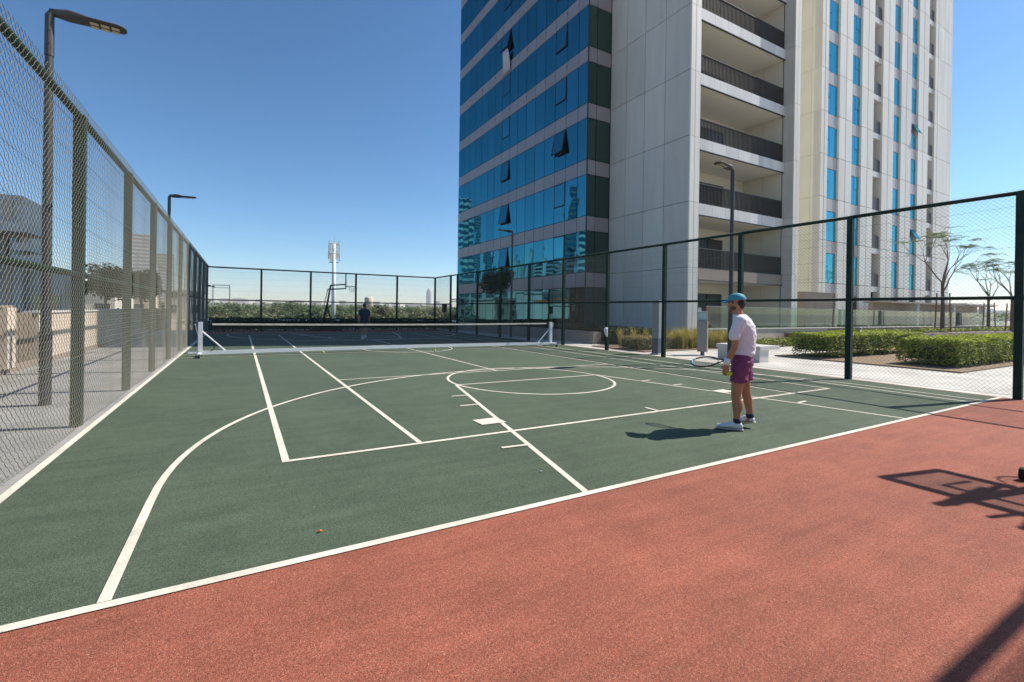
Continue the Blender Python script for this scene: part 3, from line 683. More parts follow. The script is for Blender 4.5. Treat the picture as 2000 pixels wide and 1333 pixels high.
# ================================================================== PLAZA
t = thing('low_wall', 'low beige wall with glass balustrade in front of the tower terrace', 'wall')
MB().box(18.6, 29.0, 12.9, 13.2, -0.02, 0.77).obj('wall', 'wall_beige', t); MB().box(18.55, 60.0, 12.86, 13.24, 0.77, 0.81).obj('coping', 'concrete_white', t); MB().box(29.0, 60.0, 12.92, 13.2, -0.02, 0.77).obj('wall', 'wall_taupe', t)
for i in range(28):
    a = 18.7 + i * 1.475
    MB().box(a + 0.01, a + 1.465, 13.05, 13.065, 0.81, 1.82).obj('glass_panel', 'glass_clear', t)
MB().box(18.7, 60, 13.043, 13.072, 1.82, 1.845).obj('handrail', 'totem_grey', t)
pv = thing('pavilion', 'low brown pavilion wall with pale pillars beside the tower', 'building')
MB().box(43.6, 66.0, 16.4, 16.7, 0.0, 2.5).obj('wall', 'wall_taupe', pv); MB().box(43.5, 66.2, 15.3, 17.0, 2.5, 2.62).obj('roof', 'wall_taupe', pv); MB().box(58.6, 67.0, 15.2, 17.2, 2.63, 2.75).obj('roof_edge', 'concrete_white', pv)
for x in (48.9, 56.6, 64.4): MB().box(x, x + 0.4, 15.5, 15.9, 0, 2.5).obj('pillar', 'concrete_white', pv)
for x in (50.5, 53.0, 58.5, 60.5, 62.2): MB().box(x, x + 1.7, 16.33, 16.395, 0.5, 1.95).obj('window', 'glass_dark', pv)
t = thing('entrance_block', 'square brown block standing against the cream wall of the tower', 'building', (0, 0, 0))
MB().box(30.2, 33.6, 14.6, 16.6, 0, 2.9).obj('block', 'wall_brown', t); MB().box(33.61, 33.85, 14.55, 16.6, 0, 2.9).obj('trim', 'wall_beige', t)
t = thing('service_cabinet', 'tall narrow grey cabinet with darker foot just outside the fence', 'cabinet', (13.35, 11.25, 0), rz=0.12)
MB().box(-0.10, 0.20, -0.13, 0.13, 0.58, 1.96).obj('upper_body', 'cabinet_grey', t); MB().box(-0.097, 0.197, -0.127, 0.127, 0.03, 0.58).obj('lower_body', 'cabinet_dark', t)
MB().box(-0.13, 0.25, -0.16, 0.16, -0.01, 0.035).obj('base_plate', 'concrete_white', t); MB().box(-0.075, 0.175, -0.136, -0.129, 0.66, 1.88).obj('door', 'cabinet_grey', t)
t = thing('outdoor_kiosk', 'grey pedestal kiosk with small tilted screen by the ornamental grasses', 'kiosk', (14.85, 10.5, 0), rz=0.5)
MB().box(-0.14, 0.14, -0.16, 0.16, 0.12, 1.22).obj('body', 'totem_grey', t); MB().box(-0.05, 0.05, -0.06, 0.06, -0.01, 0.12).obj('foot', 'cabinet_dark', t)
o = MB().box(-0.03, 0.03, -0.15, 0.15, 0, 0.36).obj('screen_housing', 'totem_grey', t); o.location = (0, 0, 1.22); o.rotation_euler = (0, R(-12), 0)
MB().box(-0.04, -0.032, -0.13, 0.13, 0.03, 0.33).obj('screen', 'screen', o)
MB().box(-0.145, 0.0, -0.166, -0.161, 0.98, 1.2).obj('notice', 'wall_brown', t)
t = thing('concrete_bench', 'pale concrete bench standing on the plaza behind the player', 'bench', (14.3, 8.2, 0))
MB().box(0.02, 0.50, -0.02, 1.36, -0.01, 0.38).obj('base', 'concrete_white', t); MB().box(-0.02, 1.05, -0.06, 1.40, 0.384, 0.50).obj('seat', 'concrete_white', t)
struct(MB().box(17.2, 40, 4.55, 9.3, -0.05, 0.03).obj('planting_bed', 'soil'))
struct(MB().box(13.6, 19.9, 12.0, 14.9, -0.05, 0.03).obj('planting_bed', 'soil')); struct(MB().box(15.2, 18.0, 15.6, 38, -0.05, 0.03).obj('planting_bed', 'soil'))
t = tag(MB().box(24.5, 50, 9.6, 9.9, -0.02, 0.62).obj('planter_wall', 'wall_taupe'), 'dark low planter wall behind the clipped hedges at the right', 'wall')
struct(MB().box(24.5, 60, 9.9, 12.8, -0.02, 0.58).obj('planting_bed', 'soil'))
t = tag(MB().box(14.6, 15.1, 15.9, 34, -0.02, 0.55).obj('planter_wall', 'wall_taupe'), 'low brown planter wall in the shade below the glass facade', 'wall')

# ------------------------------------------------------------------ foliage helpers
def leafquad(m, p, s_, nrm=None, asp=0.55):
    """one folded leaf of length s_ at p"""
    a = Vector((rnd.gauss(0, 1), rnd.gauss(0, 1), rnd.gauss(0, 0.7))).normalized()
    n = (nrm + Vector((rnd.gauss(0, .5), rnd.gauss(0, .5), rnd.gauss(0, .5)))).normalized() if nrm else Vector((rnd.gauss(0, 1), rnd.gauss(0, 1), rnd.gauss(0, 1))).normalized()
    b = n.cross(a)
    if b.length < 1e-3: return
    b.normalize(); a = b.cross(n); p = Vector(p)
    m.face(p - a * s_ * .5, p + b * s_ * asp * .5 + n * s_ * .06, p + a * s_ * .5, p - b * s_ * asp * .5 + n * s_ * .06)
def hedge(label, x0, x1, y0, y1, z0, z1, n, m_='leaf_hedge', size=0.07, stems=True, rag=0.06, cat='hedge', leggy=0.0, young=0):
    t = thing('hedge', label, cat, ((x0 + x1) / 2, (y0 + y1) / 2, 0)); ox, oy = (x0 + x1) / 2, (y0 + y1) / 2
    m = MB(); ar = [(x1 - x0) * (y1 - y0) * 1.6, (x1 - x0) * (z1 - z0), (x1 - x0) * (z1 - z0), (y1 - y0) * (z1 - z0), (y1 - y0) * (z1 - z0)]
    for _ in range(n):
        f = rnd.choices(range(5), ar)[0]; u, v = rnd.random(), rnd.random(); d = abs(rnd.gauss(0, rag * 1.3)) - rag * 0.6
        if f == 0: p = (x0 + (x1 - x0) * u, y0 + (y1 - y0) * v, z1 - d); nr = Vector((0, 0, 1))
        else:
            v = 1 - (1 - v) * (1 - leggy * rnd.random())
            if f in (1, 2): p = (x0 + (x1 - x0) * u, (y0 + d if f == 1 else y1 - d), z0 + (z1 - z0) * v); nr = Vector((0, -1 if f == 1 else 1, .4))
            else: p = ((x0 + d if f == 3 else x1 - d), y0 + (y1 - y0) * u, z0 + (z1 - z0) * v); nr = Vector((-1 if f == 3 else 1, 0, .4))
        w_ = noise.noise(Vector((p[0] * 1.3, p[1] * 1.3, p[2] * 1.6))) * rag * 1.6
        leafquad(m, (p[0] - ox + nr.x * w_, p[1] - oy + nr.y * w_, p[2] + (w_ if f == 0 else 0)), size * rnd.uniform(.6, 1.3), nr)
    fo = m.obj('foliage', m_, t)
    if young:  # leaf count of an extra top layer, coloured lighter to look sunlit
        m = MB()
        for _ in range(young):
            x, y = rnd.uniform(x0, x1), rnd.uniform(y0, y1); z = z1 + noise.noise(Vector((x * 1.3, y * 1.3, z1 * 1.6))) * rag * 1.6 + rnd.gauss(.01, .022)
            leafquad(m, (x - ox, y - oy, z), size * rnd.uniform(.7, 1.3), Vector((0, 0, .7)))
        m.obj('sunlit_growth', 'leaf_sunlit', t)
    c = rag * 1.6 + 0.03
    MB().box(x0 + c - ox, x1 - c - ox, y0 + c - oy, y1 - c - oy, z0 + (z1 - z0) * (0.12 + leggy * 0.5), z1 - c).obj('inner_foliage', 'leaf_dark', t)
    if stems:
        b = MB()
        for i in range(int((x1 - x0) * 3)):
            x = rnd.uniform(x0 + .1, x1 - .1) - ox; y = rnd.uniform(y0 + .1, y1 - .1) - oy; b.tube([(x, y, 0), (x + rnd.gauss(0, .1), y + rnd.gauss(0, .1), z0 + (z1 - z0) * .6)], 0.012, 5)
        b.obj('stem', 'bark', t)['kind'] = 'stuff'
    return t
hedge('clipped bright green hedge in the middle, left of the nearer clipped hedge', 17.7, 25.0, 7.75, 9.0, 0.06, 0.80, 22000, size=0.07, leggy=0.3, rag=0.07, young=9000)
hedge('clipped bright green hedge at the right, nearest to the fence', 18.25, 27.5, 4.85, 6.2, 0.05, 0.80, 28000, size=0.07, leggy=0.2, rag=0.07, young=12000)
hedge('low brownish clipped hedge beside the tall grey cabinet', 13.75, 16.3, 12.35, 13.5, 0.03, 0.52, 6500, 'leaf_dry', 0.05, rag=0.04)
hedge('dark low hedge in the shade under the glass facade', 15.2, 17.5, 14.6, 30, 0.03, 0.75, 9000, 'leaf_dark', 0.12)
hedge('dark low hedge beyond the far end fence', -1.7, 14.5, 31.3, 32.3, 0.0, 0.75, 8000, 'leaf_dark', 0.13, stems=False)
hedge('loose row of leafy plants below the low beige wall', 20.3, 28.0, 11.7, 12.4, 0.02, 0.32, 3000, 'leaf_hedge', 0.11, rag=0.10, cat='plants', leggy=0.1)
hedge('ground plants around the young trees on the raised planter', 25, 55, 10.1, 11.2, 0.58, 0.75, 2500, 'leaf_hedge', 0.14, stems=False, cat='plants')
def grass_tuft():
    m = MB()
    for i in range(150):
        a = rnd.random() * 6.283; r = abs(rnd.gauss(0, .06)); h = rnd.uniform(.45, .95); le = rnd.uniform(.05, .38)
        d = Vector((math.cos(a), math.sin(a), 0)); s_ = Vector((-d.y, d.x, 0)) * 0.010
        p = [d * r, d * (r + le * .35) + Vector((0, 0, h * .6)), d * (r + le) + Vector((0, 0, h * (0.95 if rnd.random() < .6 else 0.7)))]
        m.face(p[0] - s_, p[0] + s_, p[1] + s_, p[1] - s_); m.face(p[1] - s_, p[1] + s_, p[2])
    return m
tufts = [grass_tuft().mesh('grass_tuft', 'leaf_grass') for _ in range(3)]
gi = 0
gl = ['first', 'second', 'third', 'fourth', 'fifth', 'sixth', 'seventh', 'eighth', 'ninth', 'tenth', 'eleventh', 'twelfth', 'thirteenth']
for i in range(26):
    x = 15.9 + (i % 13) * 0.30 + rnd.uniform(-.08, .08); y = 12.5 + (i // 13) * 0.75 + rnd.uniform(-.2, .2) - (i % 13) * 0.04
    tag(link('grass_clump', tufts[i % 3], None, (x, y, 0.02), (0, 0, rnd.random() * 6), (1, 1, rnd.uniform(.85, 1.15))), 'golden ornamental grass clump below the grey panel wall of the tower', 'grass', 'ornamental grasses below the tower')
for i in range(4):
    tag(link('grass_clump', tufts[i % 3], None, (14.6 + i * 0.75, 14.2 - i * .05, 0.02), (0, 0, i), (0.7, 0.7, 1.05)), 'thin green grass clump standing up behind the brownish clipped hedge', 'grass', 'grasses behind the brown hedge')

# ------------------------------------------------------------------ trees
def branch(m, p, d, ln, r, depth, tips, spread=0.55, lift=0.25, seg=3):
    pts = [Vector(p)]; rs = [r]; d = Vector(d).normalized()
    for i in range(seg):
        d = (d + Vector((rnd.gauss(0, .10), rnd.gauss(0, .10), rnd.gauss(0, .06)))).normalized(); pts.append(pts[-1] + d * ln / seg); rs.append(r * (1 - 0.4 * (i + 1) / seg))
    m.tube(pts, rs, 6 if depth else 5, True)
    if depth == 0: tips.append(pts[-1]); return
    for k in range(rnd.choice((2, 3))):
        a = rnd.random() * 6.283; q = d.orthogonal().normalized(); q = Matrix.Rotation(a, 3, d) @ q
        nd = (d + q * spread * rnd.uniform(.7, 1.3) + Vector((0, 0, lift * rnd.uniform(-.5, 1)))).normalized()
        branch(m, pts[-1], nd, ln * rnd.uniform(.6, .8), rs[-1] * .75, depth - 1, tips, spread, lift, seg)
def feather_tree(label, loc, h, seed):
    global rnd
    rnd = random.Random(seed); t = thing('young_tree', label, 'tree', loc)
    m = MB(); tips = []
    m.tube([(0, 0, -0.02), (0.05, 0, h * .22), (0.02, 0.03, h * .42)], [0.11, 0.085, 0.065], 8)
    for k in range(5):
        a = k * 1.2566 + rnd.random(); z = h * (.42 if k < 3 else .34)
        branch(m, (0.02, 0.02, z - 0.04), (math.cos(a) * .52, math.sin(a) * .52, 1.0), h * .21, 0.040, 2, tips, 0.50, 0.10)
    m.obj('trunk', 'bark', t)
    m = MB()
    for tp in tips:
        if rnd.random() < .12: continue
        for j in range(rnd.randint(4, 6)):
            a = rnd.random() * 6.283; d = Vector((math.cos(a), math.sin(a), rnd.uniform(-.2, .2))); ln = rnd.uniform(.35, .65); s_ = Vector((-d.y, d.x, 0))
            for q in range(7):
                u = (q + .5) / 7; c = tp + d * ln * u + Vector((0, 0, .08 * math.sin(u * 2.6) - .10 * u * u)); wl = .16 * (1 - abs(u - .45))
                for sg in (-1, 1):
                    b = c + s_ * sg * wl; m.face(c - d * .022, c + d * .022, b + d * .03 + Vector((0, 0, -.02)), b - d * .012 + Vector((0, 0, -.02)))
    m.obj('crown', 'leaf_feather', t)
    for a in (0.4, 2.5, 4.6):
        MB().tube([(.38 * math.cos(a), .38 * math.sin(a), -.02), (.30 * math.cos(a), .30 * math.sin(a), h * .33)], 0.035, 7).obj('stake', 'stake', t)
    rnd = random.Random(seed + 1); return t
feather_tree('young feathery tree with three stakes, nearer one at the right', (36.6, 10.5, 0.58), 7.0, 21)
feather_tree('young feathery tree with stakes at the far right by the fence post', (51.5, 12.2, 0.58), 6.2, 22)
feather_tree('young feathery tree cut off by the right fence post', (45.0, 9.6, 0.58), 5.6, 23)
def leaf_crown(n, rx, rz, size, clumps, m_, seed, flat=0.0):
    r2 = random.Random(seed); m = MB(); cs = []
    for i in range(clumps):
        a = r2.random() * 6.283; u = r2.random() ** .5; zz = r2.uniform(-.7, 1)
        cs.append((Vector((math.cos(a) * u * rx * .75, math.sin(a) * u * rx * .75, zz * rz * .65 * (1 - .4 * u))), r2.uniform(.28, .5)))
    for _ in range(n):
        c, cr_ = r2.choice(cs); d = Vector((r2.gauss(0, 1), r2.gauss(0, 1), r2.gauss(0, 1))).normalized() * (r2.random() ** .35)
        leafquad(m, c + Vector((d.x * rx * cr_, d.y * rx * cr_, d.z * rz * cr_ * 1.1)), size * r2.uniform(.6, 1.4), Vector((d.x, d.y, d.z + .4)), .7)
    return m
t = thing('shade_tree', 'dark leafy tree standing in front of the glass facade', 'tree', (14.6, 24.6, 0))
m = MB(); tips = []; rnd = random.Random(5)
m.tube([(0, 0, 0), (0.05, 0, 1.1), (-.02, .05, 2.0)], [.09, .07, .055], 8)
for k in range(4): branch(m, (0, 0.03, 1.9), (math.cos(k * 1.6) * .6, math.sin(k * 1.6) * .6, 1), .8, .035, 1, tips)
m.obj('trunk', 'bark', t)
o = leaf_crown(2600, 1.45, 1.15, .16, 16, 'leaf_dark', 9).obj('crown', 'leaf_dark', t); o.location = (0, 0, 3.35)

# belt of trees below the podium, individuals in front and a mass behind
crowns = [leaf_crown(3600, 3.8, 3.0, .42, 15, 'x', 40 + i) for i in range(4)]
cm = {}
for nm in ('leaf_tree', 'leaf_olive', 'leaf_brown'):
    for i, c in enumerate(crowns): cm[nm, i] = c.mesh('crown_mesh', nm)
trunk_me = MB().tube([(0, 0, 0), (.1, 0, 2.5), (0, .1, 5)], [.3, .22, .14], 7).tube([(0, .1, 4.4), (1.3, .3, 6.5)], [.13, .06], 6).tube([(0, .1, 4.2), (-1.2, -.5, 6.3)], [.13, .06], 6).mesh('trunk_mesh', 'bark')
rr_ = random.Random(77)
def belt(n, d0, d1, a0, a1, zoff, grp, lab, cats, sc=1.0):
    for i in range(n):
        a = R(a0 + (a1 - a0) * (i + rr_.random()) / n); d = rr_.uniform(d0, d1)
        s_ = rr_.uniform(.8, 1.45) * sc; x, y = d * math.sin(a), d * math.cos(a)
        kind = rr_.choices(cats, [5, 3, 1] if len(cats) == 3 else None)[0]
        t = thing('tree', lab, 'tree', (x, y, GZ), grp, rr_.random() * 6); top = zoff + rr_.gauss(0, .9)
        link('trunk', trunk_me, t); link('crown', cm[kind, rr_.randrange(4)], t, (0, 0, top - GZ - 2.6 * s_), None, (s_, s_, s_))
belt(20, 56, 74, -8, 33, -.5, 'trees just beyond the far fence', 'bushy green tree in the near row beyond the far fence', ['leaf_tree', 'leaf_olive', 'leaf_brown'], 1.25)
belt(36, 90, 140, -9, 33, .9, 'trees in the middle of the tree belt', 'bushy tree in the middle of the tree belt', ['leaf_tree', 'leaf_olive', 'leaf_brown'], 1.4)
belt(60, 170, 300, -12, 33, 2.2, 'trees at the back of the tree belt', 'bushy tree at the back of the tree belt', ['leaf_tree', 'leaf_olive', 'leaf_brown'], 1.5)
m = MB()
for i in range(16000):
    a = R(rr_.uniform(-35, 100)); d = rr_.uniform(320, 900); z = GZ + 13 - abs(rr_.gauss(0, 2.5)) - (d - 320) * .003 + 1.2 * noise.noise(Vector((a * 60, d * .02, 0)))
    leafquad(m, (d * math.sin(a), d * math.cos(a), z), rr_.uniform(1.6, 3.6), Vector((0, 0, 1)), .8)
w_ = m.obj('distant_wood', 'leaf_tree'); w_['kind'] = 'stuff'; w_['label'] = 'far mass of treetops below the hazy skyline'
for i, (a, d, wd, lab) in enumerate(((6.6, 47, 5.5, 'low white flat-roofed shed among the trees, left of the mast'), (11.2, 46, 4, 'low white flat-roofed shed among the trees, right of the mast'), (23.6, 48, 3.5, 'low white roof among the trees near the tower'), (-2.2, 47, 2.2, 'small white roof among the trees by the left fence corner'))):
    x, y = d * math.sin(R(a)), d * math.cos(R(a)); t = thing('shed', lab, 'shed', (x, y, GZ), 'white sheds among the trees')
    MB().box(-wd / 2, wd / 2, -3, 3, 0, 8.9).obj('wall', 'concrete_white', t); MB().box(-wd / 2 - .3, wd / 2 + .3, -3.3, 3.3, 8.92, 9.25).obj('roof', 'white_paint', t)

# ------------------------------------------------------------------ far landmarks
def polar(u, d):  # ground position d metres away in the direction of photo column u
    v = cf * 1.0 + cr * ((u - 927.75) / 872.03); v = Vector((v.x, v.y, 0)).normalized(); return v * d
p = polar(651, 118); t = thing('telecom_mast', 'tall white telecom mast with ring of antennas beyond the far fence', 'mast', (p.x, p.y, GZ))
MB().tube([(0, 0, 0), (0, 0, 26.8)], [.62, .40], 16).obj('pole', 'white_paint', t, True)
for z in (21.9, 24.0, 26.5): MB().ring((0, 0, z), (0, 0, 1), 1.25, .05, 20, 5).tube([(-1.25, 0, z), (1.25, 0, z)], .05, 5).tube([(0, -1.25, z), (0, 1.25, z)], .05, 5).obj('platform_ring', 'cabinet_grey', t)
for i in range(9):
    a = i * .698; x, y = 1.3 * math.cos(a), 1.3 * math.sin(a); z = 22.2 + (i % 3) * .5
    MB().box(x - .13, x + .13, y - .13, y + .13, z, z + 2.2).obj('antenna', 'concrete_white', t); MB().box(x - .10, x + .10, y - .10, y + .10, z + 2.5, z + 4.2).obj('antenna', 'concrete_white', t)
MB().tube([(0, 0, 26.8), (0, 0, 28.6)], .04, 5).obj('lightning_rod', 'cabinet_grey', t)
p = polar(720, 190); t = thing('water_tank', 'beige drum water tank on a stem above the trees', 'water tank', (p.x, p.y, GZ))
MB().tube([(0, 0, 0), (0, 0, 11)], .7, 14).obj('stem', 'concrete_white', t, True); MB().loft([((0, 0, 10.4), (.8, 0, 0), (0, .8, 0)), ((0, 0, 11.4), (1.7, 0, 0), (0, 1.7, 0)), ((0, 0, 14.6), (1.75, 0, 0), (0, 1.75, 0)), ((0, 0, 15.2), (1.1, 0, 0), (0, 1.1, 0))], 24).obj('drum', 'wall_beige', t, True)
MB().box(.2, 1.9, 1, 3, 0, 10.6).obj('stair_shaft', 'wall_taupe', t)
p = polar(432, 210); t = thing('gantry', 'thin grey goal-shaped gantry above the trees at the left', 'gantry', (p.x, p.y, GZ), rz=-.1)
m = MB().tube([(-3, 0, 0), (-3, 0, 19.2)], .22, 6).tube([(3, 0, 0), (3, 0, 19.2)], .22, 6).tube([(-3, 0, 19), (3, 0, 19)], .2, 6).tube([(-3, 0, 18), (3, 0, 18)], .12, 6); m.obj('frame', 'cabinet_grey', t)
def slab_tower(u, d, wd, h, label, m_='panel_grey', name='distant_tower', floors=True, grp=None, z=GZ, dp=None, ang=None, taper=None, win='glass_dark'):
    p = polar(u, d) if ang is None else Vector((d * math.sin(R(ang)), d * math.cos(R(ang)), 0))
    t = thing(name, label, 'building', (p.x, p.y, z), grp, -math.atan2(p.x, p.y)); dp = dp or wd * .8
    if taper: MB().loft([((0, 0, 0), (wd / 2, 0, 0), (0, dp / 2, 0)), ((0, 0, h * .8), (wd / 2, 0, 0), (0, dp / 2, 0)), ((0, 0, h * .92), (wd * .36, 0, 0), (0, dp * .36, 0)), ((0, 0, h), (wd * .12, 0, 0), (0, dp * .12, 0))], 12).obj('shaft', m_, t)
    else: MB().box(-wd / 2, wd / 2, -dp / 2, dp / 2, 0, h).obj('shaft', m_, t)
    if floors and not taper:
        n = max(2, int(h / floors if not isinstance(floors, bool) else h / 4)); m = MB(); e = .15
        for i in range(n):
            z0 = h * (i + .3) / n; z1 = h * (i + .85) / n
            m.box(-wd / 2 - e, wd / 2 + e, -dp / 2 - e, dp / 2 + e, z0, z1)
        m.obj('window_band', win, t)
    return t
slab_tower(276, 620, 22, 88, 'hazy grey tower seen through the left fence, taller one', win='cabinet_grey')
slab_tower(321, 700, 19, 76, 'hazy grey tower seen through the left fence, lower one', win='cabinet_grey')
slab_tower(837, 2600, 30, 130, 'slim tapered tower alone on the hazy skyline', 'cabinet_grey', taper=True)
slab_tower(853, 2500, 30, 55, 'stubby block beside the slim skyline tower')
sk = random.Random(3)
for i in range(110):
    u = 405 + (880 - 405) * (i + sk.random()) / 110; d = sk.uniform(1300, 2600)
    slab_tower(u, d, sk.uniform(10, 34), 9 + 1.5 + d * (.003 + .013 * sk.random() ** 2), 'small pale block on the far hazy skyline', sk.choice(['panel_grey', 'concrete_white', 'wall_beige']), 'skyline_block', False, 'skyline blocks')
for i in range(10):
    u = 1880 + 14 * i; slab_tower(u, sk.uniform(1500, 2500), sk.uniform(30, 80), 9 + sk.uniform(5, 30), 'small pale block on the hazy horizon at the right', 'panel_grey', 'skyline_block', False, 'blocks on the right horizon')
# towers standing left of the view, seen mirrored in the glass facade (plane x = XA)
def mirror_tower(u, wpx, top, d, label, m_, taper=False, floors=4.0, win='glass_ground'):
    p = polar(u, d); dep = p.x * cf.x + p.y * cf.y; h = 1.52 - GZ + (608.5 - top) / 872.03 * dep; wd = wpx / 872.03 * dep
    x = 2 * XA - p.x
    slab_tower(0, math.hypot(x, p.y), wd, h, label, m_, ang=math.degrees(math.atan2(x, p.y)), taper=taper, floors=floors, win=win)
for a in ((908, 26, 393, 600, 'white banded apartment tower mirrored at the left end of the glass facade', 'concrete_white', False, 8.0), (932, 11, 424, 620, 'narrow pale tower mirrored beside the banded one', 'panel_cream'), (955, 16, 486, 640, 'low pale block mirrored in the glass left of the open window', 'concrete_white'),
          (983, 15, 476, 640, 'dark slab tower mirrored in the glass below the open window', 'cabinet_grey'), (1010, 13, 494, 520, 'tapered tower mirrored in the glass, left of a pair', 'panel_grey', True), (1029, 13, 486, 560, 'tapered tower mirrored in the glass, right of a pair', 'cabinet_grey', True),
          (1050, 18, 520, 520, 'low grey block mirrored in the glass behind the far lamp', 'panel_grey'), (1064, 7, 470, 700, 'needle tower mirrored in the glass', 'concrete_white', True), (1085, 24, 515, 480, 'broad low block mirrored in the glass', 'cabinet_grey'),
          (1112, 20, 364, 340, 'tall dark tower mirrored near the corner of the glass facade', 'cabinet_dark'), (1136, 15, 452, 300, 'cream tower mirrored at the corner of the glass facade', 'panel_cream')):
    mirror_tower(*a)

# ================================================================== LEFT SIDE
t = thing('parapet_wall', 'beige panelled parapet wall beyond the grey walkway', 'wall')
MB().box(-4.75, -4.45, -8, 31.5, -0.02, 0.12).obj('plinth', 'wall_taupe', t)
y = 15.0
while y < 27:
    MB().box(-4.72, -4.48, y + .012, y + 2.6, 0.12, 1.28).obj('panel', 'wall_beige', t); y += 2.62
MB().box(-4.76, -4.44, 14.9, 28.2, 1.283, 1.33).obj('coping', 'concrete_white', t)
for yy in (-6.5, -3.0, 0.5, 4.0, 7.5, 10.6, 12.9): MB().box(-4.85, -4.35, yy, yy + .42, 0.12, 1.42).obj('pillar', 'wall_beige', t)
for a, b in ((-6.05, -3.02), (-2.55, .48), (.95, 3.98), (4.45, 7.48), (7.95, 10.58), (11.05, 12.88), (13.35, 14.98)):
    n = 6
    for i in range(n): MB().box(-4.66, -4.58, a + (b - a) * i / n + .015, a + (b - a) * (i + 1) / n - .015, .12, 1.30).obj('slat', 'wall_brown', t)
MB().box(-4.80, -4.40, -6.5, 13.35, 1.423, 1.47).obj('cap', 'wall_taupe', t)
t = thing('car', 'dark blue parked car beyond the walkway, seen through the left fence', 'car', (-9, 42, 0), rz=.3)
t.location.z = -1.0
prof = [(-2.2, .35), (-2.25, .75), (-1.9, .95), (-1.1, 1.0), (-.5, 1.45), (.9, 1.48), (1.6, 1.0), (2.1, .92), (2.2, .4)]
m = MB(); base = 0
for s_ in (-.85, .85): m.v += [(x, s_ * (1 if z < 1.05 else .78), z) for x, z in prof]
k = len(prof); m.f += [tuple(range(k))[::-1], tuple(range(k, 2 * k))] + [(i, (i + 1) % k, k + (i + 1) % k, k + i) for i in range(k)]
m.obj('body', 'clothes_blue', t)
for x in (-1.4, 1.4):
    for s_ in (-.8, .8): MB().tube([(x, s_ - .1, .33), (x, s_ + .1, .33)], .33, 16).obj('wheel', 'rubber_black', t)
for s_ in (-.72, .72): MB().box(-.9, 1.1, s_ - .02, s_ + .02, 1.05, 1.38).obj('window', 'glass_dark', t)
# street level terrace that carries car and villas on that side
struct(MB().box(-70, -5.4, 12, 110, GZ, -1.0).obj('street', 'sand'))
v = thing('villa', 'dark grey and white modern villa seen through the left fence', 'house', (-14.6, 44.0, -1.0))
MB().box(-9, 0.5, 0, 4.5, 0, 10.3).obj('wall', 'panel_grey', v)
MB().box(-9.2, -2.3, -1.4, 3, 4.3, 11.3).obj('stair_tower', 'wall_taupe', v); MB().box(-2.29, -2.05, -1.45, 3, 4.3, 11.4).obj('tower_edge', 'concrete_white', v)
MB().box(-9.2, -2.0, -1.6, -.01, 0, 4.28).obj('ground_storey', 'concrete_white', v)
MB().box(-1.25, -.85, -2.2, -.05, 4.0, 7.4).obj('frame_pillar', 'concrete_white', v); MB().box(-1.4, 1.5, -2.2, 1.6, 7.42, 8.1).obj('canopy', 'concrete_white', v)
for z in (5.3, 6.2): MB().box(.51, 1.3, -1.6, 1.4, z, z + .55).obj('balcony_shelf', 'concrete_white', v)
for x, z0, z1 in ((-.45, 8.3, 9.9), (-.45, .8, 5.0), (-1.5, .8, 3.6)): MB().box(x, x + .42, -.1, -.02, z0, z1).obj('window_strip', 'wall_beige', v)
MB().box(-.3, .3, -.12, -.03, 5.3, 7.2).obj('window', 'glass_dark', v)
MB().box(.52, 2.6, 1.0, 4, 0, 5.0).obj('side_wing', 'concrete_white', v); MB().box(.8, 2.4, .93, .99, .4, 3.3).obj('window', 'glass_dark', v)
MB().box(-3.6, -2.6, 3.2, 4.2, 10.31, 11.2).obj('roof_unit', 'cabinet_grey', v)
for i, (x, y, wd, h, c_) in enumerate(((-14.0, 58, 5, 4.2, 'panel_cream'), (-21.5, 74, 7, 6.2, 'concrete_white'), (-15.5, 84, 6, 4.8, 'wall_beige'), (-9, 96, 6, 5.0, 'concrete_white'))):
    h_ = thing('house', ['cream low house behind the villa', 'white two-storey house farther down the side street', 'beige low house at the end of the side street', 'small white house near the left fence corner'][i] + ' seen through the left fence', 'house', (x, y, -1))
    MB().box(-wd / 2, wd / 2, 0, 9, 0, h).obj('wall', c_, h_); MB().box(-wd / 2 - .3, wd / 2 + .3, -.3, 9.3, h + .005, h + .35).obj('roof', 'rust_orange' if i == 0 else 'concrete_white', h_)
    for a in (-.3, .3):
        for z in (1.2, 3.9): MB().box(a * wd - .6, a * wd + .6, -.06, -.01, z, z + 1.4).obj('window', 'glass_dark', h_)
hedge('green hedge along the side street behind the parapet wall', -8.5, -5.9, 14, 50, -1.0, 1.0, 6000, 'leaf_olive', .3, stems=False, rag=.15)
for i, (u, d, s_) in enumerate(((205, 44, .8), (240, 47, 1.0), (275, 46, .85))):
    p = polar(u, d); t = thing('street_tree', ['brownish street tree left of the second fence post', 'brownish street tree behind the second fence post', 'brownish street tree right of the second fence post'][i] + ' seen through the left fence', 'tree', (p.x, p.y, -1), 'brownish street trees')
    link('trunk', trunk_me, t, None, None, (.5, .5, .8)); link('crown', cm['leaf_brown', i], t, (0, 0, 4.2), None, (.62 * s_, .62 * s_, .62 * s_))

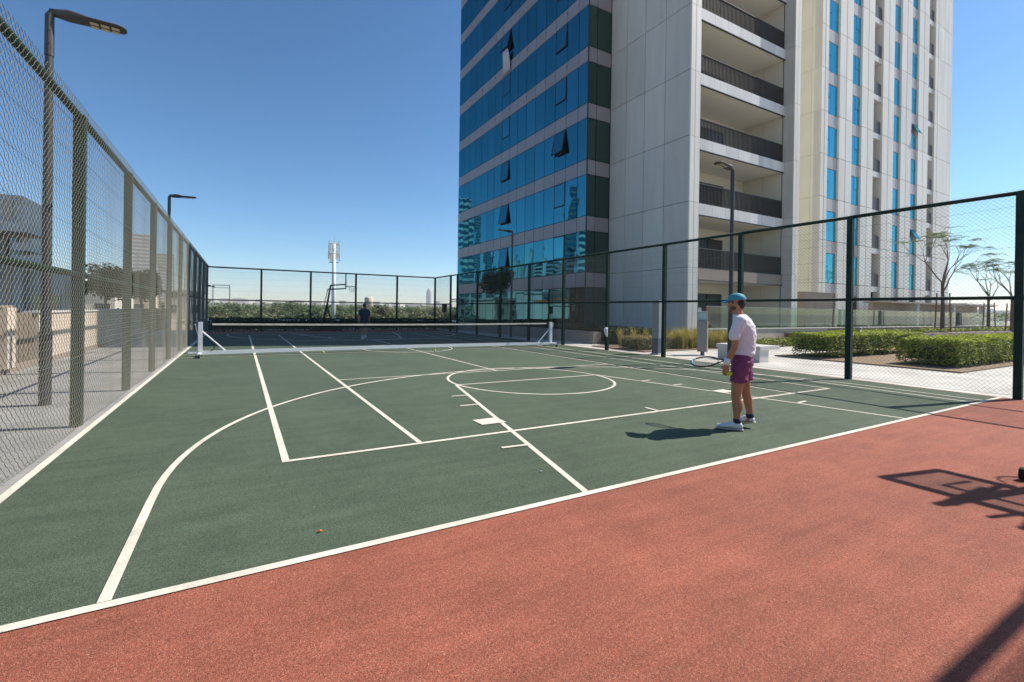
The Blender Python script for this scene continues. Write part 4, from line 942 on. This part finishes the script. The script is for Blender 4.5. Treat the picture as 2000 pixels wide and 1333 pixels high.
# ================================================================== PEOPLE
def remesh(name, mb, m_, parent, vox=0.009, smooth=6, fac=0.5, folds=0.0, hem=None):
    tmp = link('tmp', mb.mesh('tmp'))
    r = tmp.modifiers.new('r', 'REMESH'); r.mode = 'VOXEL'; r.voxel_size = vox
    s_ = tmp.modifiers.new('s', 'SMOOTH'); s_.iterations = smooth; s_.factor = fac
    dg = bpy.context.evaluated_depsgraph_get(); me = bpy.data.meshes.new_from_object(tmp.evaluated_get(dg))
    old = tmp.data; bpy.data.objects.remove(tmp); bpy.data.meshes.remove(old)
    if folds:
        me.update(); nr = [v.normal.copy() for v in me.vertices]
        for v, n_ in zip(me.vertices, nr):
            p = v.co; k = 1.0 + (1.6 * max(0, 1 - abs(p.z - hem) / .16) if hem else 0)
            q = noise.noise(Vector((p.x * 9 + p.z * 5, p.y * 9 - p.z * 3, p.z * 13))) * .7 + noise.noise(Vector((p.x * 22 - p.z * 14, p.y * 22, p.z * 24))) * .35
            r2 = 1 - abs(noise.noise(Vector((p.x * 7 + 3, p.y * 7 + p.z * 9, p.z * 6)))) * 2.2
            v.co = p + n_ * folds * k * (q + .5 * r2)
    me.name = name; me.materials.clear(); me.materials.append(MATS[m_]); me.polygons.foreach_set('use_smooth', [True] * len(me.polygons))
    return link(name, me, parent)
def limb(m, pts):
    """pts: (position, radius) chain of overlapping tapered pieces"""
    for (a, ra), (b, rb) in zip(pts[:-1], pts[1:]):
        a, b = Vector(a), Vector(b); m.tube([a, a.lerp(b, .5), b], [ra, (ra + rb) / 2, rb], 14); m.ball(a, ra, 14, 10); m.ball(b, rb, 14, 10)
def hand(m, wrist, d, side, palm_n, curl=0.9):
    """palm, four bent fingers of unequal length and a thumb; d = hand direction, palm_n = palm normal, side = towards the thumb"""
    w_, d, side, palm_n = Vector(wrist), Vector(d).normalized(), Vector(side).normalized(), Vector(palm_n).normalized()
    m.loft([(w_ + d * u, side * a, palm_n * b) for u, a, b in ((-.01, .028, .022), (.03, .036, .017), (.065, .043, .016), (.092, .040, .013))], 14)
    for i, ln in enumerate((.070, .078, .073, .058)):
        p = w_ + d * .085 + side * (.030 - .020 * i); dd = d.copy(); r = .0092 - .0005 * i; ax = d.cross(palm_n).normalized()
        for j in range(3):
            dd = (dd + palm_n * curl * (.45 + .25 * j)).normalized(); q = p + dd * ln * (.45, .32, .23)[j]; m.tube([p, q], [r, r * .92], 8); m.ball(p, r, 8, 6); m.ball(q, r * .92, 8, 6); p = q; r *= .93
    p = w_ + d * .025 + side * .030; dd = (side * .9 + d * .7 + palm_n * .4).normalized(); r = .0105
    for j in range(2):
        q = p + dd * (.036, .030)[j]; m.tube([p, q], [r, r * .9], 8); m.ball(p, r, 8, 6); m.ball(q, r * .9, 8, 6); p = q; r *= .9; dd = (dd + d * .5 + palm_n * .6).normalized()
def head(m, c, f, up, s_=1.0):
    """skull, jaw, nose, ears, brow, lips; f = facing"""
    f = Vector(f).normalized(); up = Vector(up).normalized(); l = up.cross(f).normalized(); f = l.cross(up); c = Vector(c)
    rot = Matrix((f, l, up)).transposed()
    m.ball(c + up * .02 * s_, .1 * s_, 20, 14, (1.0, .78, 1.08), rot); m.ball(c + f * .035 * s_ - up * .045 * s_, .072 * s_, 18, 12, (.92, .82, 1.05), rot)
    m.ball(c + f * .075 * s_ - up * .095 * s_, .028 * s_, 12, 8, (.9, 1.1, .8), rot)
    m.tube([c + f * .088 * s_ + up * .012 * s_, c + f * .112 * s_ - up * .028 * s_], [.009 * s_, .016 * s_], 8); m.ball(c + f * .112 * s_ - up * .028 * s_, .014 * s_, 8, 6)
    m.ball(c + f * .082 * s_ + up * .022 * s_, .022 * s_, 10, 6, (.7, 2.1, .5), rot); m.ball(c + f * .094 * s_ - up * .062 * s_, .014 * s_, 8, 6, (.8, 1.7, .8), rot)
    for k in (-1, 1): m.ball(c + l * k * .078 * s_ - f * .012 * s_ - up * .012 * s_, .030 * s_, 10, 8, (.65, .35, 1.05), rot)
def shoe(parent, heel, toe, up=(0, 0, 1), white='shoe_white'):
    heel, toe = Vector(heel), Vector(toe); d = (toe - heel).normalized(); up = Vector(up); sd = d.cross(up).normalized(); up = sd.cross(d); L_ = (toe - heel).length
    m = MB(); m.loft([(heel + d * L_ * u + up * (h * .5 + .022), sd * w2, up * h * .5) for u, w2, h in ((0, .026, .050), (.06, .036, .085), (.22, .039, .095), (.42, .040, .088), (.60, .047, .066), (.82, .047, .05), (.95, .034, .038), (1.0, .018, .024))], 14)
    o = m.obj('shoe', white, parent, True)
    m = MB(); m.loft([(heel + d * L_ * u + up * .011, sd * w2, up * .012) for u, w2 in ((-.02, .026), (.06, .040), (.35, .038), (.62, .051), (.85, .050), (1.02, .020))], 14); m.obj('sole', 'shoe_sole', o, True)
    return o

# --- nearer player, built in a frame with x = picture right, y = away from the camera
rzp = math.atan2(-5.80, 3.60)
pl = thing('person', 'man in teal cap, white t-shirt and plum shorts waiting with a racket', 'person', (5.80, 3.60, 0.0), rz=rzp)
b = MB()
limb(b, [((.035, -.085, .90), .090), ((-.005, -.10, .47), .060), ((.012, -.09, .11), .038)])
limb(b, [((.05, .085, .90), .090), ((.105, .10, .50), .058), ((.165, .16, .15), .037)])
b.ball((.025, -.095, .33), .052, 12, 10, (1, 1, 2.0)); b.ball((.135, .122, .37), .049, 12, 10, (1, 1, 2.0))
b.ball((.02, -.09, .70), .088, 12, 10, (1, 1, 1.8)); b.ball((.075, .09, .70), .086, 12, 10, (1, 1, 1.8))
limb(b, [((.012, -.09, .11), .038), ((-.06, -.10, .055), .035), ((-.13, -.11, .04), .03)]); limb(b, [((.165, .16, .15), .037), ((.11, .18, .08), .033), ((.07, .20, .045), .028)])
TOR = [((.045, 0, .86), .108, .15), ((.05, 0, .98), .097, .135), ((.06, 0, 1.10), .100, .138), ((.065, 0, 1.24), .110, .158), ((.06, 0, 1.36), .108, .172), ((.045, 0, 1.44), .078, .15), ((.02, 0, 1.50), .055, .075)]
b.loft([(c, (a, 0, 0), (0, w2, 0)) for c, a, w2 in TOR], 24)
limb(b, [((.015, 0, 1.47), .062), ((-.005, 0, 1.57), .055)])
head(b, (-.012, .005, 1.655), (-.93, .34, -.02), (-.06, 0, 1))
limb(b, [((.03, -.185, 1.42), .052), ((-.030, -.22, 1.24), .046), ((-.026, -.235, 1.10), .037), ((-.070, -.225, .99), .040), ((-.115, -.215, .86), .027)])
hand(b, (-.115, -.215, .855), (-.16, .02, -1), (-1, .25, .1), (.45, .9, 0), .75)
limb(b, [((.03, .195, 1.42), .056), ((.04, .26, 1.24), .048), ((.05, .27, 1.14), .041), ((.0, .24, 1.03), .040), ((-.02, .19, .955), .028)])
hand(b, (-.02, .19, .955), (-.35, -.35, -.75), (-.7, -.1, .5), (-.3, -.8, .1), 1.2)
remesh('body', b, 'skin', pl, .0075, 3, .4)
m = MB()
m.loft([((c[0] + ex, 0, z), (a + .012 + ag, 0, 0), (0, w2 + .010, 0)) for (c, a, w2), z, ex, ag in zip(TOR[1:6] + [TOR[6]], (.955, 1.10, 1.24, 1.36, 1.455, 1.505), (.005, .012, .012, .01, 0, 0), (.026, .02, .012, .006, .006, .006))], 28)
limb(m, [((.035, -.11, 1.435), .072), ((.028, -.185, 1.42), .072), ((-.02, -.213, 1.29), .069), ((-.032, -.224, 1.235), .070)]); limb(m, [((.035, .11, 1.435), .072), ((.028, .185, 1.42), .072), ((.034, .24, 1.27), .068)])
remesh('shirt', m, 'shirt_white', pl, .008, 5, .5, .0075, .97)
m = MB()
m.loft([((.05, 0, .985), (.124, 0, 0), (0, .165, 0)), ((.052, 0, .92), (.132, 0, 0), (0, .175, 0)), ((.055, 0, .84), (.128, 0, 0), (0, .178, 0))], 26)
m.loft([((.05, -.085, .90), (.112, 0, 0), (0, .10, 0)), ((.03, -.092, .76), (.106, 0, 0), (0, .10, 0)), ((.02, -.097, .635), (.104, 0, 0), (0, .098, 0))], 22)
m.loft([((.06, .085, .90), (.112, 0, 0), (0, .10, 0)), ((.07, .092, .76), (.106, 0, 0), (0, .10, 0)), ((.082, .097, .655), (.102, 0, 0), (0, .096, 0))], 22)
remesh('shorts', m, 'shorts_plum', pl, .008, 4, .5, .0075, .66)
f = Vector((-.93, .34, -.02)).normalized(); up = Vector((-.06, 0, 1)).normalized(); l = up.cross(f).normalized(); f = l.cross(up); rot = Matrix((f, l, up)).transposed(); hc = Vector((-.012, .005, 1.655))
m = MB(); n = 22
for j in range(7):
    ph = j / 6 * math.pi * .5
    for i in range(n):
        a = 2 * math.pi * i / n; m.v.append(tuple(hc + up * .045 + rot @ Vector((math.cos(a) * math.cos(ph) * .112, math.sin(a) * math.cos(ph) * .092, math.sin(ph) * .092))))
for j in range(6):
    for i in range(n): m.f.append((j * n + i, j * n + (i + 1) % n, (j + 1) * n + (i + 1) % n, (j + 1) * n + i))
cap = m.obj('cap', 'cap_teal', pl, True)
m = MB(); top = []; n = 10
for th in (0, -.008):
    for i in range(n + 1):
        a = -1.15 + 2.3 * i / n; i_ = Vector((math.cos(a) * .108, math.sin(a) * .088, .045 + th)); o_ = Vector((math.cos(a * .75) * .112 + .075 * math.cos(a), math.sin(a) * .082, .032 - .022 * (math.sin(a) ** 2) + th))
        m.v += [tuple(hc + rot @ i_), tuple(hc + rot @ o_)]
for i in range(n):
    k = 2 * i; K = 2 * (n + 1)
    m.f += [(k, k + 1, k + 3, k + 2), (K + k, K + k + 2, K + k + 3, K + k + 1), (k + 1, K + k + 1, K + k + 3, k + 3)]
m.obj('brim', 'cap_teal', cap, False); MB().ball(hc + up * .137, .008, 8, 6).obj('button', 'cap_teal', cap)
m = MB(); m.ball(hc - f * .040 + up * .005, .080, 16, 12, (.80, .95, .80), rot); m.ball(hc - f * .060 - up * .045, .040, 12, 8, (.7, 1.25, .8), rot)
for k in (-1, 1): m.ball(hc + l * k * .074 + f * .022 + up * .018, .016, 8, 8, (.8, .4, 1.5), rot)
remesh('hair', m, 'hair', pl, .006, 2)
m = MB(); m.ball(hc + f * .060 - up * .090, .043, 14, 10, (.8, 1.05, .55), rot)
for k in (-1, 1): m.ball(hc + l * k * .058 + f * .030 - up * .06, .034, 10, 8, (1.2, .35, .9), rot)
remesh('beard', m, 'stubble', pl, .005, 3)
MB().tube([(-.098, -.219, .945), (-.119, -.213, .858)], [.043, .036], 16).obj('wristband', 'band_white', pl, True)
for a, b_ in (((.012, -.09, .10), (.008, -.09, .155)), ((.162, .158, .145), (.150, .150, .195))): MB().tube([a, b_], [.046, .046], 14).obj('sock', 'sock_navy', pl, True)
shoe(pl, (.075, -.085, .004), (-.225, -.125, .004)); shoe(pl, (.215, .145, .075), (-.03, .225, .004), (.25, 0, 1))
rk = thing('tennis_racket', 'black and blue tennis racket held low by the capped player', 'tennis racket', (5.80, 3.60, 0), rz=rzp)
hp = Vector((-.045, .135, .895)); ax = Vector((-.98, .02, -.14)).normalized(); wv = Vector((0.02, .90, .43)); wv = (wv - ax * wv.dot(ax)).normalized()
MB().tube([hp - ax * .10, hp + ax * .10], .016, 10).obj('grip', 'racket_black', rk); thc = hp + ax * .16; hcn = hp + ax * .345
head_pts = [hcn + ax * math.cos(2 * math.pi * i / 40) * .172 + wv * math.sin(2 * math.pi * i / 40) * .128 for i in range(41)]
MB().tube(head_pts, .0105, 8).obj('frame', 'racket_black', rk, True); MB().tube([hcn + ax * math.cos(t_) * .166 + wv * math.sin(t_) * .129 for t_ in [-.9 + i * .15 for i in range(12)]], .0115, 8).obj('frame_tip', 'racket_blue', rk, True)
MB().tube([hp + ax * .09, hcn - ax * .13 + wv * .075], .009, 8).tube([hp + ax * .09, hcn - ax * .13 - wv * .075], .009, 8).obj('throat', 'racket_black', rk)
m = MB()
for i in range(-7, 8):
    o_ = i * .0165; hw = .165 * math.sqrt(max(0, 1 - (o_ / .128) ** 2)); m.tube([hcn + wv * o_ - ax * hw, hcn + wv * o_ + ax * hw], .0008, 3, False)
for i in range(-8, 9):
    o_ = i * .0185; hw = .128 * math.sqrt(max(0, 1 - (o_ / .165) ** 2)); m.tube([hcn + ax * o_ - wv * hw, hcn + ax * o_ + wv * hw], .0008, 3, False)
m.obj('strings', 'string', rk)
q = pl.matrix_basis @ Vector((-.085, -.205, .745)); tball(tuple(q), 'yellow tennis ball held in the hand of the capped player')

# --- far player walking away, x = picture right, y = away
p2 = thing('person', 'man in navy t-shirt walking away on the far half of the court', 'person', (5.26, 21.45, 0), rz=math.atan2(-5.26, 21.45) + .1)
b = MB()
limb(b, [((-.085, 0, .90), .085), ((-.08, .10, .50), .058), ((-.07, .02, .10), .038), ((-.08, .14, .05), .035)])
limb(b, [((.085, 0, .90), .085), ((.06, -.02, .48), .058), ((.05, -.16, .13), .038), ((.05, -.10, .06), .035)])
b.loft([((0, 0, .86), (.165, 0, 0), (0, .12, 0)), ((0, .01, 1.0), (.15, 0, 0), (0, .11, 0)), ((0, .02, 1.22), (.175, 0, 0), (0, .115, 0)), ((0, .03, 1.36), (.18, 0, 0), (0, .11, 0)), ((0, .03, 1.44), (.15, 0, 0), (0, .08, 0)), ((0, .04, 1.5), (.06, 0, 0), (0, .06, 0))], 22)
limb(b, [((0, .04, 1.46), .058), ((0, .06, 1.55), .054)]); head(b, (0, .07, 1.62), (.1, 1, -.25), (0, .1, 1))
for s_, dy in ((-1, -.06), (1, .08)):
    limb(b, [((s_ * .19, .02, 1.38), .055), ((s_ * .235, dy * .5, 1.12), .042), ((s_ * .245, dy + .05, .88), .029)]); hand(b, (s_ * .245, dy + .05, .87), (0, .1, -1), (0, 1, 0), (-s_, 0, 0), .5)
remesh('body', b, 'skin', p2, .009, 3, .4)
m = MB(); m.loft([((0, .01, .88), (.185, 0, 0), (0, .145, 0)), ((0, .01, 1.0), (.178, 0, 0), (0, .135, 0)), ((0, .02, 1.22), (.195, 0, 0), (0, .135, 0)), ((0, .03, 1.37), (.20, 0, 0), (0, .128, 0)), ((0, .03, 1.46), (.15, 0, 0), (0, .09, 0)), ((0, .04, 1.5), (.07, 0, 0), (0, .07, 0))], 24)
for s_, dy in ((-1, -.06), (1, .08)): limb(m, [((s_ * .18, .02, 1.38), .075), ((s_ * .215, dy * .3, 1.2), .068)])
remesh('shirt', m, 'shirt_navy', p2, .011, 4, .5, .007)
m = MB(); m.loft([((0, 0, .95), (.172, 0, 0), (0, .132, 0)), ((0, 0, .84), (.18, 0, 0), (0, .135, 0))], 24)
for s_, dy in ((-1, .045), (1, 0)): m.loft([((s_ * .088, 0, .9), (.1, 0, 0), (0, .115, 0)), ((s_ * .084, dy, .58), (.094, 0, 0), (0, .105, 0))], 20)
remesh('shorts', m, 'shorts_slate', p2, .011, 4)
m = MB(); m.ball((0, .06, 1.655), .098, 16, 12, (.86, 1.0, .95)); m.ball((0, .0, 1.60), .06, 12, 8, (1.2, .7, 1)); remesh('hair', m, 'hair', p2, .007, 2)
for a, b_ in (((-.07, .02, .09), (-.072, .035, .19)), ((.05, -.155, .12), (.052, -.13, .21))): MB().tube([a, b_], .045, 12).obj('sock', 'sock_white', p2, True)
shoe(p2, (-.07, -.06, .004), (-.09, .22, .004)); shoe(p2, (.05, -.20, .06), (.055, .05, .004), (0, -.25, 1))

# ================================================================== HAZE
hz = MB().box(-3000, 3000, -400, 3000, GZ - 1.0, 125).obj('haze', None)
m = bpy.data.materials.new('haze_air'); m.use_nodes = True; N = m.node_tree.nodes; N.remove(N['Principled BSDF'])
pv_ = N.new('ShaderNodeVolumePrincipled'); pv_.inputs['Color'].default_value = (0.92, 0.94, 1.0, 1); pv_.inputs['Density'].default_value = 0.00014; pv_.inputs['Anisotropy'].default_value = 0.2
m.node_tree.links.new(pv_.outputs[0], N['Material Output'].inputs['Volume']); hz.data.materials.append(m); struct(hz, 'stuff'); hz['label'] = 'thin pale haze over the whole place'
S.cycles.volume_bounces = 1
